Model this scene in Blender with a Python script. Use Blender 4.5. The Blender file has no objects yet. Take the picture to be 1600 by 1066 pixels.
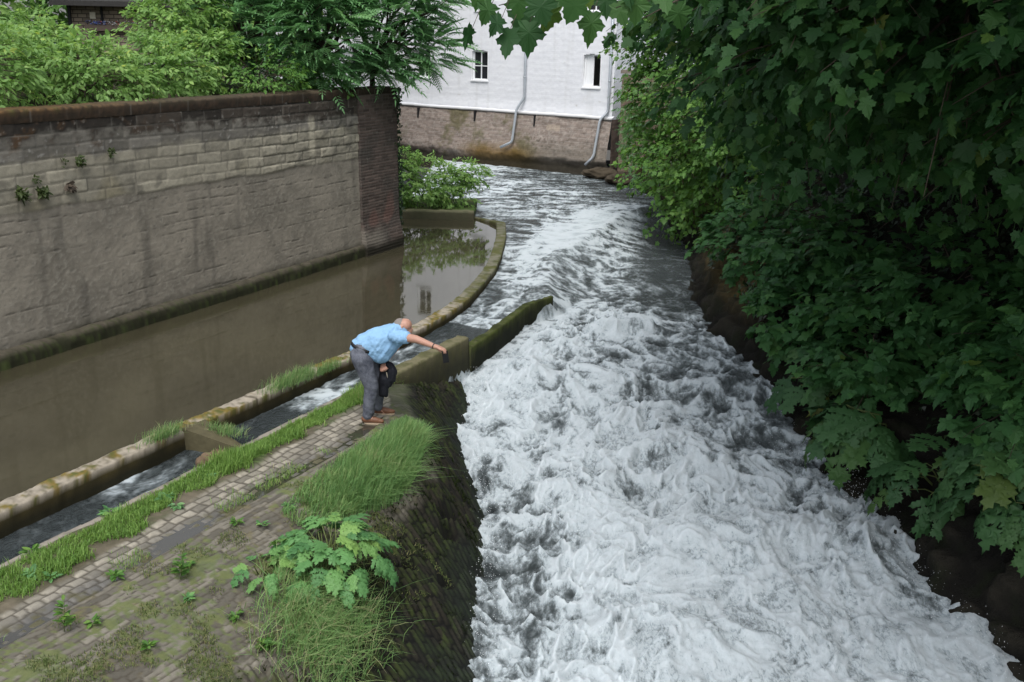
import bpy, math, random
import numpy as np

# ------------------------------------------------------------------ camera, sky, sun, exposure
sc = bpy.context.scene
COL = sc.collection
RAD = math.radians
_p, _r = RAD(17.1), RAD(1.3)
_f = np.array([0, math.cos(_p), -math.sin(_p)])
_rt = np.array([1., 0, 0])
_up = np.cross(_rt, _f)
_R = math.cos(_r) * _rt + math.sin(_r) * _up
_U = -math.sin(_r) * _rt + math.cos(_r) * _up
cd = bpy.data.cameras.new('camera')
cam = bpy.data.objects.new('camera', cd)
COL.objects.link(cam)
from mathutils import Matrix, Vector
cam.matrix_world = Matrix(((_R[0], _U[0], -_f[0], 0), (_R[1], _U[1], -_f[1], 0), (_R[2], _U[2], -_f[2], 4.7), (0, 0, 0, 1)))
cd.lens = 34.99
cd.sensor_width = 36
cd.clip_end = 2000
sc.camera = cam

SUN_EL, SUN_AZ = RAD(60), RAD(188)          # overcast: a wide soft sun high behind the camera
world = bpy.data.worlds.new('World')
sc.world = world
world.use_nodes = True
wn = world.node_tree
wn.nodes.clear()
sky = wn.nodes.new('ShaderNodeTexSky')
sky.sky_type = 'NISHITA'
sky.sun_disc = False
sky.sun_elevation = SUN_EL
sky.sun_rotation = SUN_AZ
sky.dust_density = 3.0
hs = wn.nodes.new('ShaderNodeHueSaturation')
hs.inputs['Saturation'].default_value = 0.38
bg = wn.nodes.new('ShaderNodeBackground')
bg.inputs['Strength'].default_value = 0.12
wo = wn.nodes.new('ShaderNodeOutputWorld')
wn.links.new(sky.outputs[0], hs.inputs['Color'])
wn.links.new(hs.outputs[0], bg.inputs['Color'])
wn.links.new(bg.outputs[0], wo.inputs[0])

sl = bpy.data.lights.new('sun', 'SUN')
sl.energy = 1.0
sl.angle = RAD(35)
sl.color = (1.0, 0.985, 0.96)
so = bpy.data.objects.new('sun', sl)
COL.objects.link(so)
_sd = Vector((math.cos(SUN_EL) * math.sin(SUN_AZ), math.cos(SUN_EL) * math.cos(SUN_AZ), math.sin(SUN_EL)))
so.rotation_euler = _sd.to_track_quat('Z', 'Y').to_euler()
so.location = (0, 0, 40)

sc.view_settings.view_transform = 'Standard'
sc.view_settings.look = 'None'
sc.view_settings.exposure = 1.1
sc.view_settings.gamma = 1
sc.cycles.use_denoising = True
sc.cycles.max_bounces = 8
sc.cycles.transparent_max_bounces = 8

# ------------------------------------------------------------------ helpers
rng = np.random.default_rng(7)
_perm = np.random.default_rng(3).permutation(256)
_perm = np.concatenate([_perm, _perm, _perm])
_gang = np.random.default_rng(4).random(256) * 2 * np.pi
_gx, _gy = np.cos(_gang), np.sin(_gang)


def perlin(x, y, seed=0):
    x = np.asarray(x, float) + seed * 17.31
    y = np.asarray(y, float) + seed * 9.77
    xi = np.floor(x).astype(int)
    yi = np.floor(y).astype(int)
    xf, yf = x - xi, y - yi
    xi &= 255
    yi &= 255
    u = xf * xf * xf * (xf * (xf * 6 - 15) + 10)
    v = yf * yf * yf * (yf * (yf * 6 - 15) + 10)

    def g(ix, iy, fx, fy):
        h = _perm[_perm[ix & 255] + (iy & 255)]
        return _gx[h] * fx + _gy[h] * fy
    a = g(xi, yi, xf, yf)
    b = g(xi + 1, yi, xf - 1, yf)
    c = g(xi, yi + 1, xf, yf - 1)
    d = g(xi + 1, yi + 1, xf - 1, yf - 1)
    return ((a + (b - a) * u) * (1 - v) + (c + (d - c) * u) * v) * 1.5


def fbm(x, y, seed=0, oct=4, gain=.5):
    s, a, t = 0, 1, 0
    for k in range(oct):
        s = s + a * perlin(x * 2 ** k, y * 2 ** k, seed + k * 3)
        t += a
        a *= gain
    return s / t


def billow(x, y, seed=0, oct=3, gain=.5):
    s, a, t = 0, 1, 0
    for k in range(oct):
        s = s + a * np.abs(perlin(x * 2 ** k, y * 2 ** k, seed + k * 5))
        t += a
        a *= gain
    return s / t


def ss(a, b, x):
    t = np.clip((x - a) / (b - a), 0, 1)
    return t * t * (3 - 2 * t)


def rnd_hash(*k):
    h = 0
    for i, q in enumerate(k):
        h = _perm[(h + np.asarray(q).astype(int) + 31 * i) & 255]
    return h / 255.


def norm(v):
    v = np.asarray(v, float)
    return v / np.maximum(np.linalg.norm(v, axis=-1, keepdims=True), 1e-9)


def lerp(a, b, t):
    a, b, t = np.asarray(a, float), np.asarray(b, float), np.asarray(t, float)
    return a + (b - a) * t[..., None]


def mesh(name, verts, faces, mat, parent=None, smooth=True, attrs=None, col=None):
    """verts (N,3); faces: list of int arrays (M,k); one mesh object."""
    verts = np.asarray(verts, np.float32)
    if not isinstance(faces, (list, tuple)):
        faces = [faces]
    faces = [np.asarray(f, np.int32) for f in faces if len(f)]
    me = bpy.data.meshes.new(name)
    me.vertices.add(len(verts))
    me.vertices.foreach_set('co', verts.ravel())
    tot = np.concatenate([np.full(len(f), f.shape[1], np.int32) for f in faces])
    loops = np.concatenate([f.ravel() for f in faces])
    start = np.concatenate([[0], np.cumsum(tot)[:-1]]).astype(np.int32)
    me.loops.add(len(loops))
    me.loops.foreach_set('vertex_index', loops)
    me.polygons.add(len(tot))
    me.polygons.foreach_set('loop_start', start)
    me.polygons.foreach_set('loop_total', tot)
    me.polygons.foreach_set('use_smooth', np.full(len(tot), bool(smooth)))
    for k, v in (attrs or {}).items():
        a = me.attributes.new(k, 'FLOAT', 'POINT')
        a.data.foreach_set('value', np.asarray(v, np.float32).ravel())
    if col is not None:
        c = np.asarray(col, np.float32).reshape(-1, 3)
        c = np.concatenate([c, np.ones((len(c), 1), np.float32)], 1)
        a = me.attributes.new('Col', 'FLOAT_COLOR', 'POINT')
        a.data.foreach_set('color', c.ravel())
    me.update(calc_edges=True)
    me.validate()
    if mat is not None:
        me.materials.append(mat)
    o = bpy.data.objects.new(name, me)
    COL.objects.link(o)
    if parent is not None:
        o.parent = parent
    return o


def grid_faces(n, m, mask=None):
    i = np.arange(n * m).reshape(n, m)
    q = np.stack([i[:-1, :-1], i[:-1, 1:], i[1:, 1:], i[1:, :-1]], -1).reshape(-1, 4)
    if mask is not None:
        q = q[mask.reshape(-1)]
    return q


def compact(verts, quads, *arrs):
    used = np.unique(quads)
    remap = np.full(len(verts), -1)
    remap[used] = np.arange(len(used))
    return (verts[used], remap[quads]) + tuple(a[used] for a in arrs)


class Acc:
    """collects pieces of geometry into one mesh"""
    def __init__(self):
        self.v, self.f, self.n = [], {}, 0

    def add(self, verts, faces):
        verts = np.asarray(verts, float)
        for f in (faces if isinstance(faces, list) else [faces]):
            f = np.asarray(f)
            if len(f):
                self.f.setdefault(f.shape[1], []).append(f + self.n)
        self.v.append(verts)
        self.n += len(verts)
        return self

    def box(self, lo, hi, M=None):
        x0, y0, z0 = lo
        x1, y1, z1 = hi
        v = np.array([[x0, y0, z0], [x1, y0, z0], [x1, y1, z0], [x0, y1, z0], [x0, y0, z1], [x1, y0, z1], [x1, y1, z1], [x0, y1, z1]], float)
        if M is not None:
            v = M(v)
        return self.add(v, np.array([[0, 3, 2, 1], [4, 5, 6, 7], [0, 1, 5, 4], [1, 2, 6, 5], [2, 3, 7, 6], [3, 0, 4, 7]]))

    def tube(self, pts, rad, seg=6):
        pts = np.asarray(pts, float)
        rad = np.broadcast_to(np.asarray(rad, float), (len(pts),))
        t = norm(np.gradient(pts, axis=0))
        ref = np.array([0, 0, 1.]) if abs(t[0][2]) < .9 else np.array([1., 0, 0])
        a = norm(np.cross(t, ref))
        b = np.cross(t, a)
        ang = np.arange(seg) / seg * 2 * np.pi
        ring = pts[:, None] + rad[:, None, None] * (np.cos(ang)[None, :, None] * a[:, None] + np.sin(ang)[None, :, None] * b[:, None])
        n = len(pts)
        i = np.arange(n * seg).reshape(n, seg)
        j = np.roll(i, -1, axis=1)
        q = np.stack([i[:-1], j[:-1], j[1:], i[1:]], -1).reshape(-1, 4)
        v = np.concatenate([ring.reshape(-1, 3), pts[[0, -1]]])
        c0 = np.stack([np.full(seg, n * seg), j[0], i[0]], -1)
        c1 = np.stack([np.full(seg, n * seg + 1), i[-1], j[-1]], -1)
        return self.add(v, [q, np.concatenate([c0, c1])])

    def build(self, name, mat, parent=None, smooth=True, **k):
        return mesh(name, np.concatenate(self.v), [np.concatenate(x) for x in self.f.values()], mat, parent, smooth, **k)


def empty(name, loc=(0, 0, 0)):
    o = bpy.data.objects.new(name, None)
    COL.objects.link(o)
    o.location = loc
    return o


def tag(o, label=None, cat=None, group=None, kind=None):
    for k, v in (('label', label), ('category', cat), ('group', group), ('kind', kind)):
        if v:
            o[k] = v
    return o


def put(child, parent):
    """parent an object whose mesh is in world coordinates to a thing that stands elsewhere"""
    child.parent = parent
    child.location = -Vector(parent.location)
    return child


# ------------------------------------------------------------------ materials
class NT:
    def __init__(self, name):
        self.m = bpy.data.materials.new(name)
        self.m.use_nodes = True
        self.t = self.m.node_tree
        self.t.nodes.clear()
        self.out = self.t.nodes.new('ShaderNodeOutputMaterial')

    def n(self, typ, **kw):
        nd = self.t.nodes.new('ShaderNode' + typ)
        for k, v in kw.items():
            if k.startswith('i_'):
                key = k[2:].replace('_', ' ')
                self.set(nd, key, v)
            else:
                setattr(nd, k, v)
        return nd

    def set(self, nd, key, v):
        s = nd.inputs[int(key)] if key.isdigit() else nd.inputs[key]
        if isinstance(v, bpy.types.NodeSocket):
            self.t.links.new(v, s)
        else:
            s.default_value = v

    def math(self, op, a, b=0.0, clamp=False):
        nd = self.n('Math', operation=op, use_clamp=clamp)
        self.set(nd, '0', a)
        self.set(nd, '1', b)
        return nd.outputs[0]

    def mix(self, f, a, b):
        nd = self.n('Mix', data_type='RGBA')
        self.set(nd, '0', f)
        self.set(nd, '6', a)
        self.set(nd, '7', b)
        return nd.outputs[2]

    def noise(self, scale, detail=4, rough=.55, vec=None, dist=0.0):
        nd = self.n('TexNoise')
        nd.inputs['Scale'].default_value = scale
        nd.inputs['Detail'].default_value = detail
        nd.inputs['Roughness'].default_value = rough
        nd.inputs['Distortion'].default_value = dist
        v = vec if vec is not None else self.coord()
        self.t.links.new(v, nd.inputs['Vector'])
        return nd.outputs['Fac']

    def coord(self, kind='Object'):
        if not hasattr(self, '_tc'):
            self._tc = self.n('TexCoord')
        return self._tc.outputs[kind]

    def mapped(self, scale=(1, 1, 1), rot=(0, 0, 0), loc=(0, 0, 0)):
        mp = self.n('Mapping')
        mp.inputs['Scale'].default_value = scale
        mp.inputs['Rotation'].default_value = rot
        mp.inputs['Location'].default_value = loc
        self.t.links.new(self.coord(), mp.inputs['Vector'])
        return mp.outputs[0]

    def ramp(self, f, stops):
        r = self.n('ValToRGB')
        e = r.color_ramp.elements
        while len(e) < len(stops):
            e.new(.5)
        for q, (pos, c) in zip(e, stops):
            q.position = pos
            q.color = tuple(c) + (1,) if len(c) == 3 else c
        self.t.links.new(f, r.inputs[0])
        return r.outputs[0]

    def attr(self, name, out='Fac'):
        return self.n('Attribute', attribute_name=name).outputs[out]

    def bump(self, h, strength=.5, dist=.02):
        b = self.n('Bump')
        b.inputs['Strength'].default_value = strength
        b.inputs['Distance'].default_value = dist
        self.t.links.new(h, b.inputs['Height'])
        return b.outputs[0]

    def bsdf(self, color, rough=.8, spec=.3, normal=None, metal=0.0):
        p = self.n('BsdfPrincipled')
        self.set(p, 'Base Color', color)
        self.set(p, 'Roughness', rough)
        self.set(p, 'Specular IOR Level', spec)
        self.set(p, 'Metallic', metal)
        if normal is not None:
            self.set(p, 'Normal', normal)
        return p.outputs[0]

    def end(self, shader):
        self.t.links.new(shader, self.out.inputs['Surface'])
        return self.m


def C(r, g, b):
    return (r, g, b, 1)


def m_vcol(name, rough=.85, spec=.25, var=.35, scale=14, bump=.4, dist=.01, roughmap=None):
    """base colour from the mesh's own pigment attribute, broken up by procedural noise"""
    t = NT(name)
    c = t.attr('Col', 'Color')
    nz = t.noise(scale, 6, .65)
    nz2 = t.noise(scale * 6, 3, .6)
    k = t.math('MULTIPLY_ADD', nz, var * 2)
    t.t.nodes[-1].inputs[2].default_value = 1 - var
    k2 = t.math('MULTIPLY_ADD', nz2, var)
    t.t.nodes[-1].inputs[2].default_value = 1 - var * .5
    k = t.math('MULTIPLY', k, k2)
    vm = t.n('VectorMath', operation='SCALE')
    t.set(vm, '0', c)
    t.set(vm, 'Scale', k)
    h = t.math('ADD', nz, nz2)
    r = t.attr(roughmap) if roughmap else rough
    return t.end(t.bsdf(vm.outputs[0], r, spec, t.bump(h, bump, dist)))


def m_plain(name, color, rough=.7, spec=.3, var=.25, scale=20, bump=.15, dist=.005, metal=0.0):
    t = NT(name)
    nz = t.noise(scale, 5, .6)
    a = tuple(q * (1 - var) for q in color) + (1,)
    b = tuple(min(1, q * (1 + var)) for q in color) + (1,)
    return t.end(t.bsdf(t.mix(nz, a, b), rough, spec, t.bump(nz, bump, dist), metal))


def m_leaf(name, stops, rough=.5, trans=.35, spec=.35):
    """leaf: colour varies from leaf to leaf (attribute rnd); lets some light through"""
    t = NT(name)
    c = t.ramp(t.attr('rnd'), stops)
    nz = t.noise(9, 3, .5)
    c2 = t.mix(t.math('MULTIPLY', nz, .35), c, tuple(q * .55 for q in stops[0][1]) + (1,))
    p = t.bsdf(c2, rough, spec)
    tr = t.n('BsdfTranslucent')
    lit = t.n('HueSaturation')
    t.set(lit, 'Color', c2)
    lit.inputs['Hue'].default_value = .485
    lit.inputs['Saturation'].default_value = 1.1
    lit.inputs['Value'].default_value = 1.3
    t.set(tr, 'Color', lit.outputs[0])
    mx = t.n('MixShader')
    mx.inputs[0].default_value = trans
    t.t.links.new(p, mx.inputs[1])
    t.t.links.new(tr.outputs[0], mx.inputs[2])
    return t.end(mx.outputs[0])


def m_water_dark(name, base=(.03, .033, .024), rough=.06, scale=7, bump=.35, dist=.03, scale2=30, stretch=(1, 1, 1), ior=1.33):
    t = NT(name)
    v = t.mapped(stretch)
    a = t.noise(scale, 4, .55, v, .4)
    b = t.noise(scale2, 3, .6, v, .2)
    h = t.math('ADD', a, t.math('MULTIPLY', b, .35))
    p = t.n('BsdfPrincipled')
    cl = t.ramp(t.noise(.55, 5, .6, t.mapped((1, .6, 1), (0, 0, .45)), .8), [(.3, tuple(q * .72 for q in base)), (.7, tuple(q * 1.18 for q in base))])  # mottled base colour: darker patches stand for shadows on the bottom
    t.set(p, 'Base Color', cl)
    t.set(p, 'Roughness', rough)
    t.set(p, 'IOR', ior)
    t.set(p, 'Normal', t.bump(h, bump, dist))
    return t.end(p.outputs[0])


def m_foam_water(name, base=(.058, .070, .072), thin=(.19, .22, .23)):
    """dark turbulent water with white foam or a pale veil in place of sky reflection (attribute foam)"""
    t = NT(name)
    f = t.attr('foam')
    v = t.mapped((1, .62, 1))
    n1 = t.noise(9.5, 6, .64, v, 1.5)
    n2 = t.noise(46, 4, .7, v, .8)
    n3 = t.noise(2.6, 5, .62, v, .7)
    n4 = t.noise(22, 6, .72, t.mapped((1, .30, 1), (0, 0, .2)), 1.3)
    k = t.math('ADD', t.math('MULTIPLY', t.math('SUBTRACT', n1, .5), .70), t.math('MULTIPLY', t.math('SUBTRACT', n2, .5), .34))
    k = t.math('ADD', k, t.math('MULTIPLY', t.math('SUBTRACT', n3, .5), .35))
    k = t.math('ADD', k, t.math('MULTIPLY', t.math('SUBTRACT', n4, .5), .8))
    k = t.math('MULTIPLY', k, t.attr('churn'))
    fm = t.math('ADD', f, t.math('MULTIPLY', k, t.math('MINIMUM', t.math('MULTIPLY', f, 2.4), 1.0)))
    sm = t.n('MapRange', interpolation_type='SMOOTHSTEP')
    t.set(sm, 'Value', fm)
    sm.inputs['From Min'].default_value = .04
    sm.inputs['From Max'].default_value = 1.12
    fac = sm.outputs[0]
    h = t.math('ADD', t.noise(8, 5, .62, v, .8), t.math('MULTIPLY', n2, .3))
    nrm = t.bump(h, 1.0, .2)
    w = t.n('BsdfPrincipled')
    t.set(w, 'Base Color', base + (1,))
    t.set(w, 'Roughness', .2)
    t.set(w, 'IOR', 1.33)
    t.set(w, 'Normal', nrm)
    fo = t.n('BsdfPrincipled')
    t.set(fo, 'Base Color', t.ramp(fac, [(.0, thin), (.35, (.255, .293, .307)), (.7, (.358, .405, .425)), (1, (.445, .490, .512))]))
    t.set(fo, 'Roughness', .7)
    t.set(fo, 'Subsurface Weight', .85)
    t.set(fo, 'Subsurface Radius', (1.0, 1.0, 1.0))
    t.set(fo, 'Subsurface Scale', .06)
    t.set(fo, 'Specular IOR Level', .3)
    t.set(fo, 'Normal', t.bump(t.math('ADD', n1, t.math('MULTIPLY', n4, .5)), .3, .02))
    mx = t.n('MixShader')
    t.t.links.new(t.math('MULTIPLY', fac, 1.35, True), mx.inputs[0])
    t.t.links.new(w.outputs[0], mx.inputs[1])
    t.t.links.new(fo.outputs[0], mx.inputs[2])
    return t.end(mx.outputs[0])


M = {}
M['stone'] = m_vcol('wall stone', .9, .2, .3, 9, .3, .008)
M['ground'] = m_vcol('paved ground', .85, .3, .35, 16, .5, .01)
M['path'] = m_vcol('wet cobbles', .5, .28, .3, 22, .35, .006, roughmap='rough')
M['bankrock'] = m_vcol('bank earth and rock', .9, .15, .55, 11, .9, .06)
M['river'] = m_foam_water('river water')
M['pool'] = m_water_dark('still pool', (.050, .045, .027), .03, 3.2, .03, .02, 14, ior=1.75)
M['puddle'] = m_water_dark('puddle', (.05, .046, .034), .03, 5, .03, .01, 20, ior=1.6)
M['bark'] = m_plain('bark', (.075, .06, .045), .9, .2, .4, 18, .6, .02)
M['stem'] = m_plain('green stem', (.10, .13, .04), .6, .3, .3, 18)
M['zinc'] = m_plain('zinc pipe', (.36, .39, .42), .45, .5, .15, 12, .1, .003, .35)
M['black'] = m_plain('black iron', (.012, .012, .013), .6, .3)
M['whitepaint'] = m_plain('white window paint', (.72, .73, .74), .5, .4, .06, 8)
M['glass'] = m_plain('dark window glass', (.02, .022, .025), .06, .6, .3, 3, .02, .002)
M['darkroof'] = m_plain('dark roof', (.03, .028, .027), .8, .3, .4, 12)
M['rail'] = m_plain('grey blue steel', (.25, .31, .36), .4, .5, .1, 10)
LEAF_MAPLE = m_leaf('maple leaf', [(0, (.020, .062, .020)), (.5, (.036, .105, .030)), (.85, (.064, .15, .038)), (.97, (.11, .18, .035)), (1, (.17, .19, .04))], spec=.22)
LEAF_SAP = m_leaf('sapling leaf', [(0, (.035, .105, .035)), (.6, (.062, .165, .050)), (.93, (.095, .22, .060)), (1, (.17, .25, .05))], spec=.22)  # maple leaf colours, lightened to offset the deep shade on the bank
LEAF_FAR = m_leaf('sycamore leaf', [(0, (.055, .145, .026)), (.6, (.105, .23, .042)), (1, (.19, .33, .065))])
LEAF_YELLOW = m_leaf('elder leaf', [(0, (.15, .28, .075)), (.5, (.23, .40, .115)), (.9, (.35, .52, .16)), (1, (.48, .55, .14))], trans=.45)
LEAF_ASH = m_leaf('frond leaf', [(0, (.11, .25, .10)), (.6, (.18, .37, .16)), (1, (.27, .48, .20))], trans=.45)
LEAF_HOG = m_leaf('hogweed leaf', [(0, (.075, .20, .065)), (.6, (.135, .31, .10)), (1, (.24, .40, .10))], .55, .3)
LEAF_HOGD = m_leaf('hogweed leaf deep', [(0, (.034, .098, .034)), (.7, (.058, .145, .046)), (.93, (.075, .145, .035)), (1, (.16, .17, .03))], .55, .3)
LEAF_IVY = m_leaf('ivy leaf', [(0, (.010, .026, .010)), (.7, (.020, .045, .015)), (1, (.045, .075, .025))], .4, .15)
DULL_GRASS = m_leaf('dull tuft', [(0, (.06, .09, .025)), (.6, (.11, .16, .04)), (1, (.22, .20, .09))], .7, .2)
MOSS = m_leaf('moss sprig', [(0, (.006, .010, .003)), (.6, (.018, .028, .006)), (1, (.045, .062, .014))], .9, .1, .1)
LEAF_FERN = m_leaf('wall fern', [(0, (.050, .075, .025)), (.6, (.085, .115, .035)), (1, (.14, .16, .06))])
GRASS = m_leaf('grass blade', [(0, (.12, .23, .05)), (.55, (.21, .36, .08)), (.84, (.29, .42, .12)), (1, (.42, .38, .19))], .6, .35)
GRASS_BLUE = m_leaf('long grass blade', [(0, (.11, .23, .075)), (.5, (.20, .355, .12)), (.82, (.30, .42, .16)), (1, (.46, .42, .24))], .6, .35)

# ------------------------------------------------------------------ plan of the place: u runs along the wall and path, v across it
D2 = np.array([.4495, .8932])
N2 = np.array([.8932, -.4495])


def uv2xy(u, v):
    return u * D2[0] + v * N2[0], u * D2[1] + v * N2[1]


def xy2uv(x, y):
    return x * D2[0] + y * D2[1], x * N2[0] + y * N2[1]


# left waterline of the river (x, y, z) and right waterline (x by y)
WL = np.array([(-.3, 4.0, -1.75), (-.3, 6, -1.66), (-.34, 8.45, -1.52), (-.37, 9.9, -1.38), (-.33, 10.6, -1.27), (-.36, 11.6, -1.18), (-.53, 12.4, -1.08), (-.71, 13.5, -1.0), (-.57, 14.6, -.72), (-.77, 15.2, -.50)])
WLu, WLv = xy2uv(WL[:, 0], WL[:, 1])


def xright(y):
    return np.interp(y, [3, 6, 8.95, 10.6, 11.5, 12.9, 14.8, 17.6, 20, 25.5, 28, 31, 33.5, 36, 40], [5.9, 5.6, 5.35, 4.95, 4.95, 4.45, 4.1, 3.65, 3.7, 4.5, 4.3, 4.2, 3.8, 3.9, 4])


def rlevel(y):
    return np.interp(y, [3, 6, 8.45, 9.9, 10.6, 11.6, 12.4, 13.5, 14.6, 15.2, 18, 20, 22, 26, 30], [-1.78, -1.66, -1.52, -1.38, -1.27, -1.18, -1.08, -.96, -.72, -.52, -.40, -.44, -.46, -.46, -.40])


def edge_v(u):   # crest of the bank: outer edge of the cobbled path
    return np.interp(u, [0, 4, 9.0, 9.6, 10.3, 11, 12, 13.4], [-6.6, -6.58, -6.6, -6.68, -6.95, -7.5, -8.2, -9.0])


def bank_z(u, v):
    ve = edge_v(u)
    vw = np.interp(u, WLu, WLv)
    zw = np.interp(u, WLu, WL[:, 2])
    t = (v - ve) / np.maximum(vw - ve, .2)
    z = zw * np.clip(t, 0, 3) ** 1.55
    z = np.where(t > 1, zw + (t - 1) * zw * 1.6, z)
    zl = np.interp(u, [10.3, 10.8, 11.14, 11.5, 12, 12.6, 13, 14], [0, -.01, -.07, -.18, -.33, -.49, -.58, -.75])
    q = np.clip((v + 7.44) / np.maximum(vw + 7.44, .12), 0, 3)
    z2 = zl - np.maximum(zl - (zw - .02), .35) * q ** 1.25
    k = ss(10.4, 11.3, u) * (v > -7.6)
    return z * (1 - k) + z2 * k, t


def stones(p, q, a, b, seed, gap=.012, warp=.02, wob=5.0):
    """courses of stones: p along, q across; returns dome height 0..1, hash per stone, gap mask"""
    p = p + warp * perlin(p * wob, q * wob, seed)
    q = q + warp * perlin(p * wob * .7, q * wob * .7, seed + 1)
    row = np.floor(q / b)
    off = rnd_hash(row, row * 0 + seed) * 7.3
    pa = p / a + off
    w = .35 * (perlin(pa * .5, row * 3.7, seed + 2))
    pa = pa + w
    cell = np.floor(pa)
    fx, fy = pa - cell, q / b - row
    d = np.minimum(np.minimum(fx, 1 - fx) * a, np.minimum(fy, 1 - fy) * b)
    hsh = rnd_hash(cell, row, row * 0 + seed)
    return ss(gap * .3, gap * 2.4, d), hsh, 1 - ss(gap * .4, gap * 1.1, d)


# ------------------------------------------------------------------ the river, the side channel and the pool
CREST = np.array([(6.5, 33.5), (4.6, 30.6), (3.19, 28.09), (2.06, 25.1), (1.14, 22.65), (.83, 21.28), (.73, 19.8), (.70, 18.3), (.30, 17.72), (-.33, 16.08), (-.83, 14.95), (-1.75, 13.1), (-3.0, 10.55), (-6.6, 3.3)])


def side_of_crest(x, y):
    """signed distance to the weir line: positive on the river (right) side"""
    best = np.full(x.shape, 1e9)
    sgn = np.ones(x.shape)
    for a, b in zip(CREST[:-1], CREST[1:]):
        d = b - a
        L = d @ d
        t = np.clip(((x - a[0]) * d[0] + (y - a[1]) * d[1]) / L, 0, 1)
        dx, dy = x - a[0] - t * d[0], y - a[1] - t * d[1]
        dd = np.hypot(dx, dy)
        cr = d[0] * (y - a[1]) - d[1] * (x - a[0])
        m = dd < best
        best = np.where(m, dd, best)
        sgn = np.where(m, np.sign(cr), sgn)
    return best * sgn


FOAM_PTS = np.array([  # x, y, foam cover (in places a pale veil for reflected sky), roughness of the surface
    (-1.6, 36, .45, .3), (-1.9, 38, .75, .3), (.5, 36, .20, .25), (2.5, 34.5, .2, .2), (3.5, 31.5, .12, .15), (0, 33, .36, .3), (2, 31, .34, .3), (.3, 29.5, .30, .3), (1.6, 28.2, .5, .3), (2.6, 29.5, .3, .3),
    (-.1, 27, .26, .2), (1.3, 26, .55, .3), (2.2, 26.6, .75, .3), (.9, 24, .62, .25), (1.4, 24.2, .75, .3), (.1, 25, .25, .2), (.3, 22, .34, .15), (-.3, 19, .30, .12), (.2, 19, .32, .15), (-1, 16.5, .26, .12), (.55, 20.5, .5, .2),
    (3.6, 26.5, .22, .2), (2.6, 24.6, .22, .2), (3.8, 24, .20, .2), (3.3, 22, .22, .25), (2.4, 22.5, .30, .25), (1.5, 20.8, .5, .4), (1.1, 19.4, .62, .5), (2.6, 20, .28, .35), (3.4, 19.6, .24, .3),
    (1.4, 17.9, .72, .8), (2.2, 17.6, .72, .9), (3.0, 17.3, .3, .5), (.6, 16.3, .72, .8), (0, 15.3, .75, .8), (1.6, 16, .45, .7), (2.6, 16, .32, .6), (3.7, 15.5, .30, .5), (-.3, 14.6, .62, .6),
    (.6, 14.2, .55, .7), (1.8, 14.4, .56, .8), (3.0, 14, .42, .7), (3.9, 14, .3, .6), (2.3, 13.2, .78, 1.1), (.3, 12.8, .62, .8), (1.3, 12.4, .72, 1.0), (3.4, 12.6, .55, .8), (4.2, 12.2, .55, .8),
    (.2, 11, .50, .9), (1.2, 11, .88, 1.1), (2.4, 11.4, .95, 1.3), (3.5, 11, .95, 1.3), (4.5, 10.9, .78, 1.1), (0.15, 9.6, .50, .9), (.9, 9.8, .70, 1.1), (2, 9.8, 1.0, 1.2), (3.2, 9.6, 1.0, 1.2), (4.5, 9.6, .95, 1.0),
    (0.2, 8.4, .70, .9), (1, 8.4, .92, 1.0), (2, 8.4, 1.05, 1.1), (3.5, 8.2, 1.05, 1.0), (5, 8.4, 1.0, .8), (0, 6, .95, 1), (3, 6, 1.05, 1), (5, 6, 1.05, 1)])


def idw(x, y, col):
    num = np.zeros(x.shape)
    den = np.zeros(x.shape)
    for px, py, *v in FOAM_PTS:
        w = 1 / (((x - px) ** 2 + ((y - py) * .75) ** 2) + .12) ** 1.6
        num += w * v[col]
        den += w
    return num / den


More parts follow.
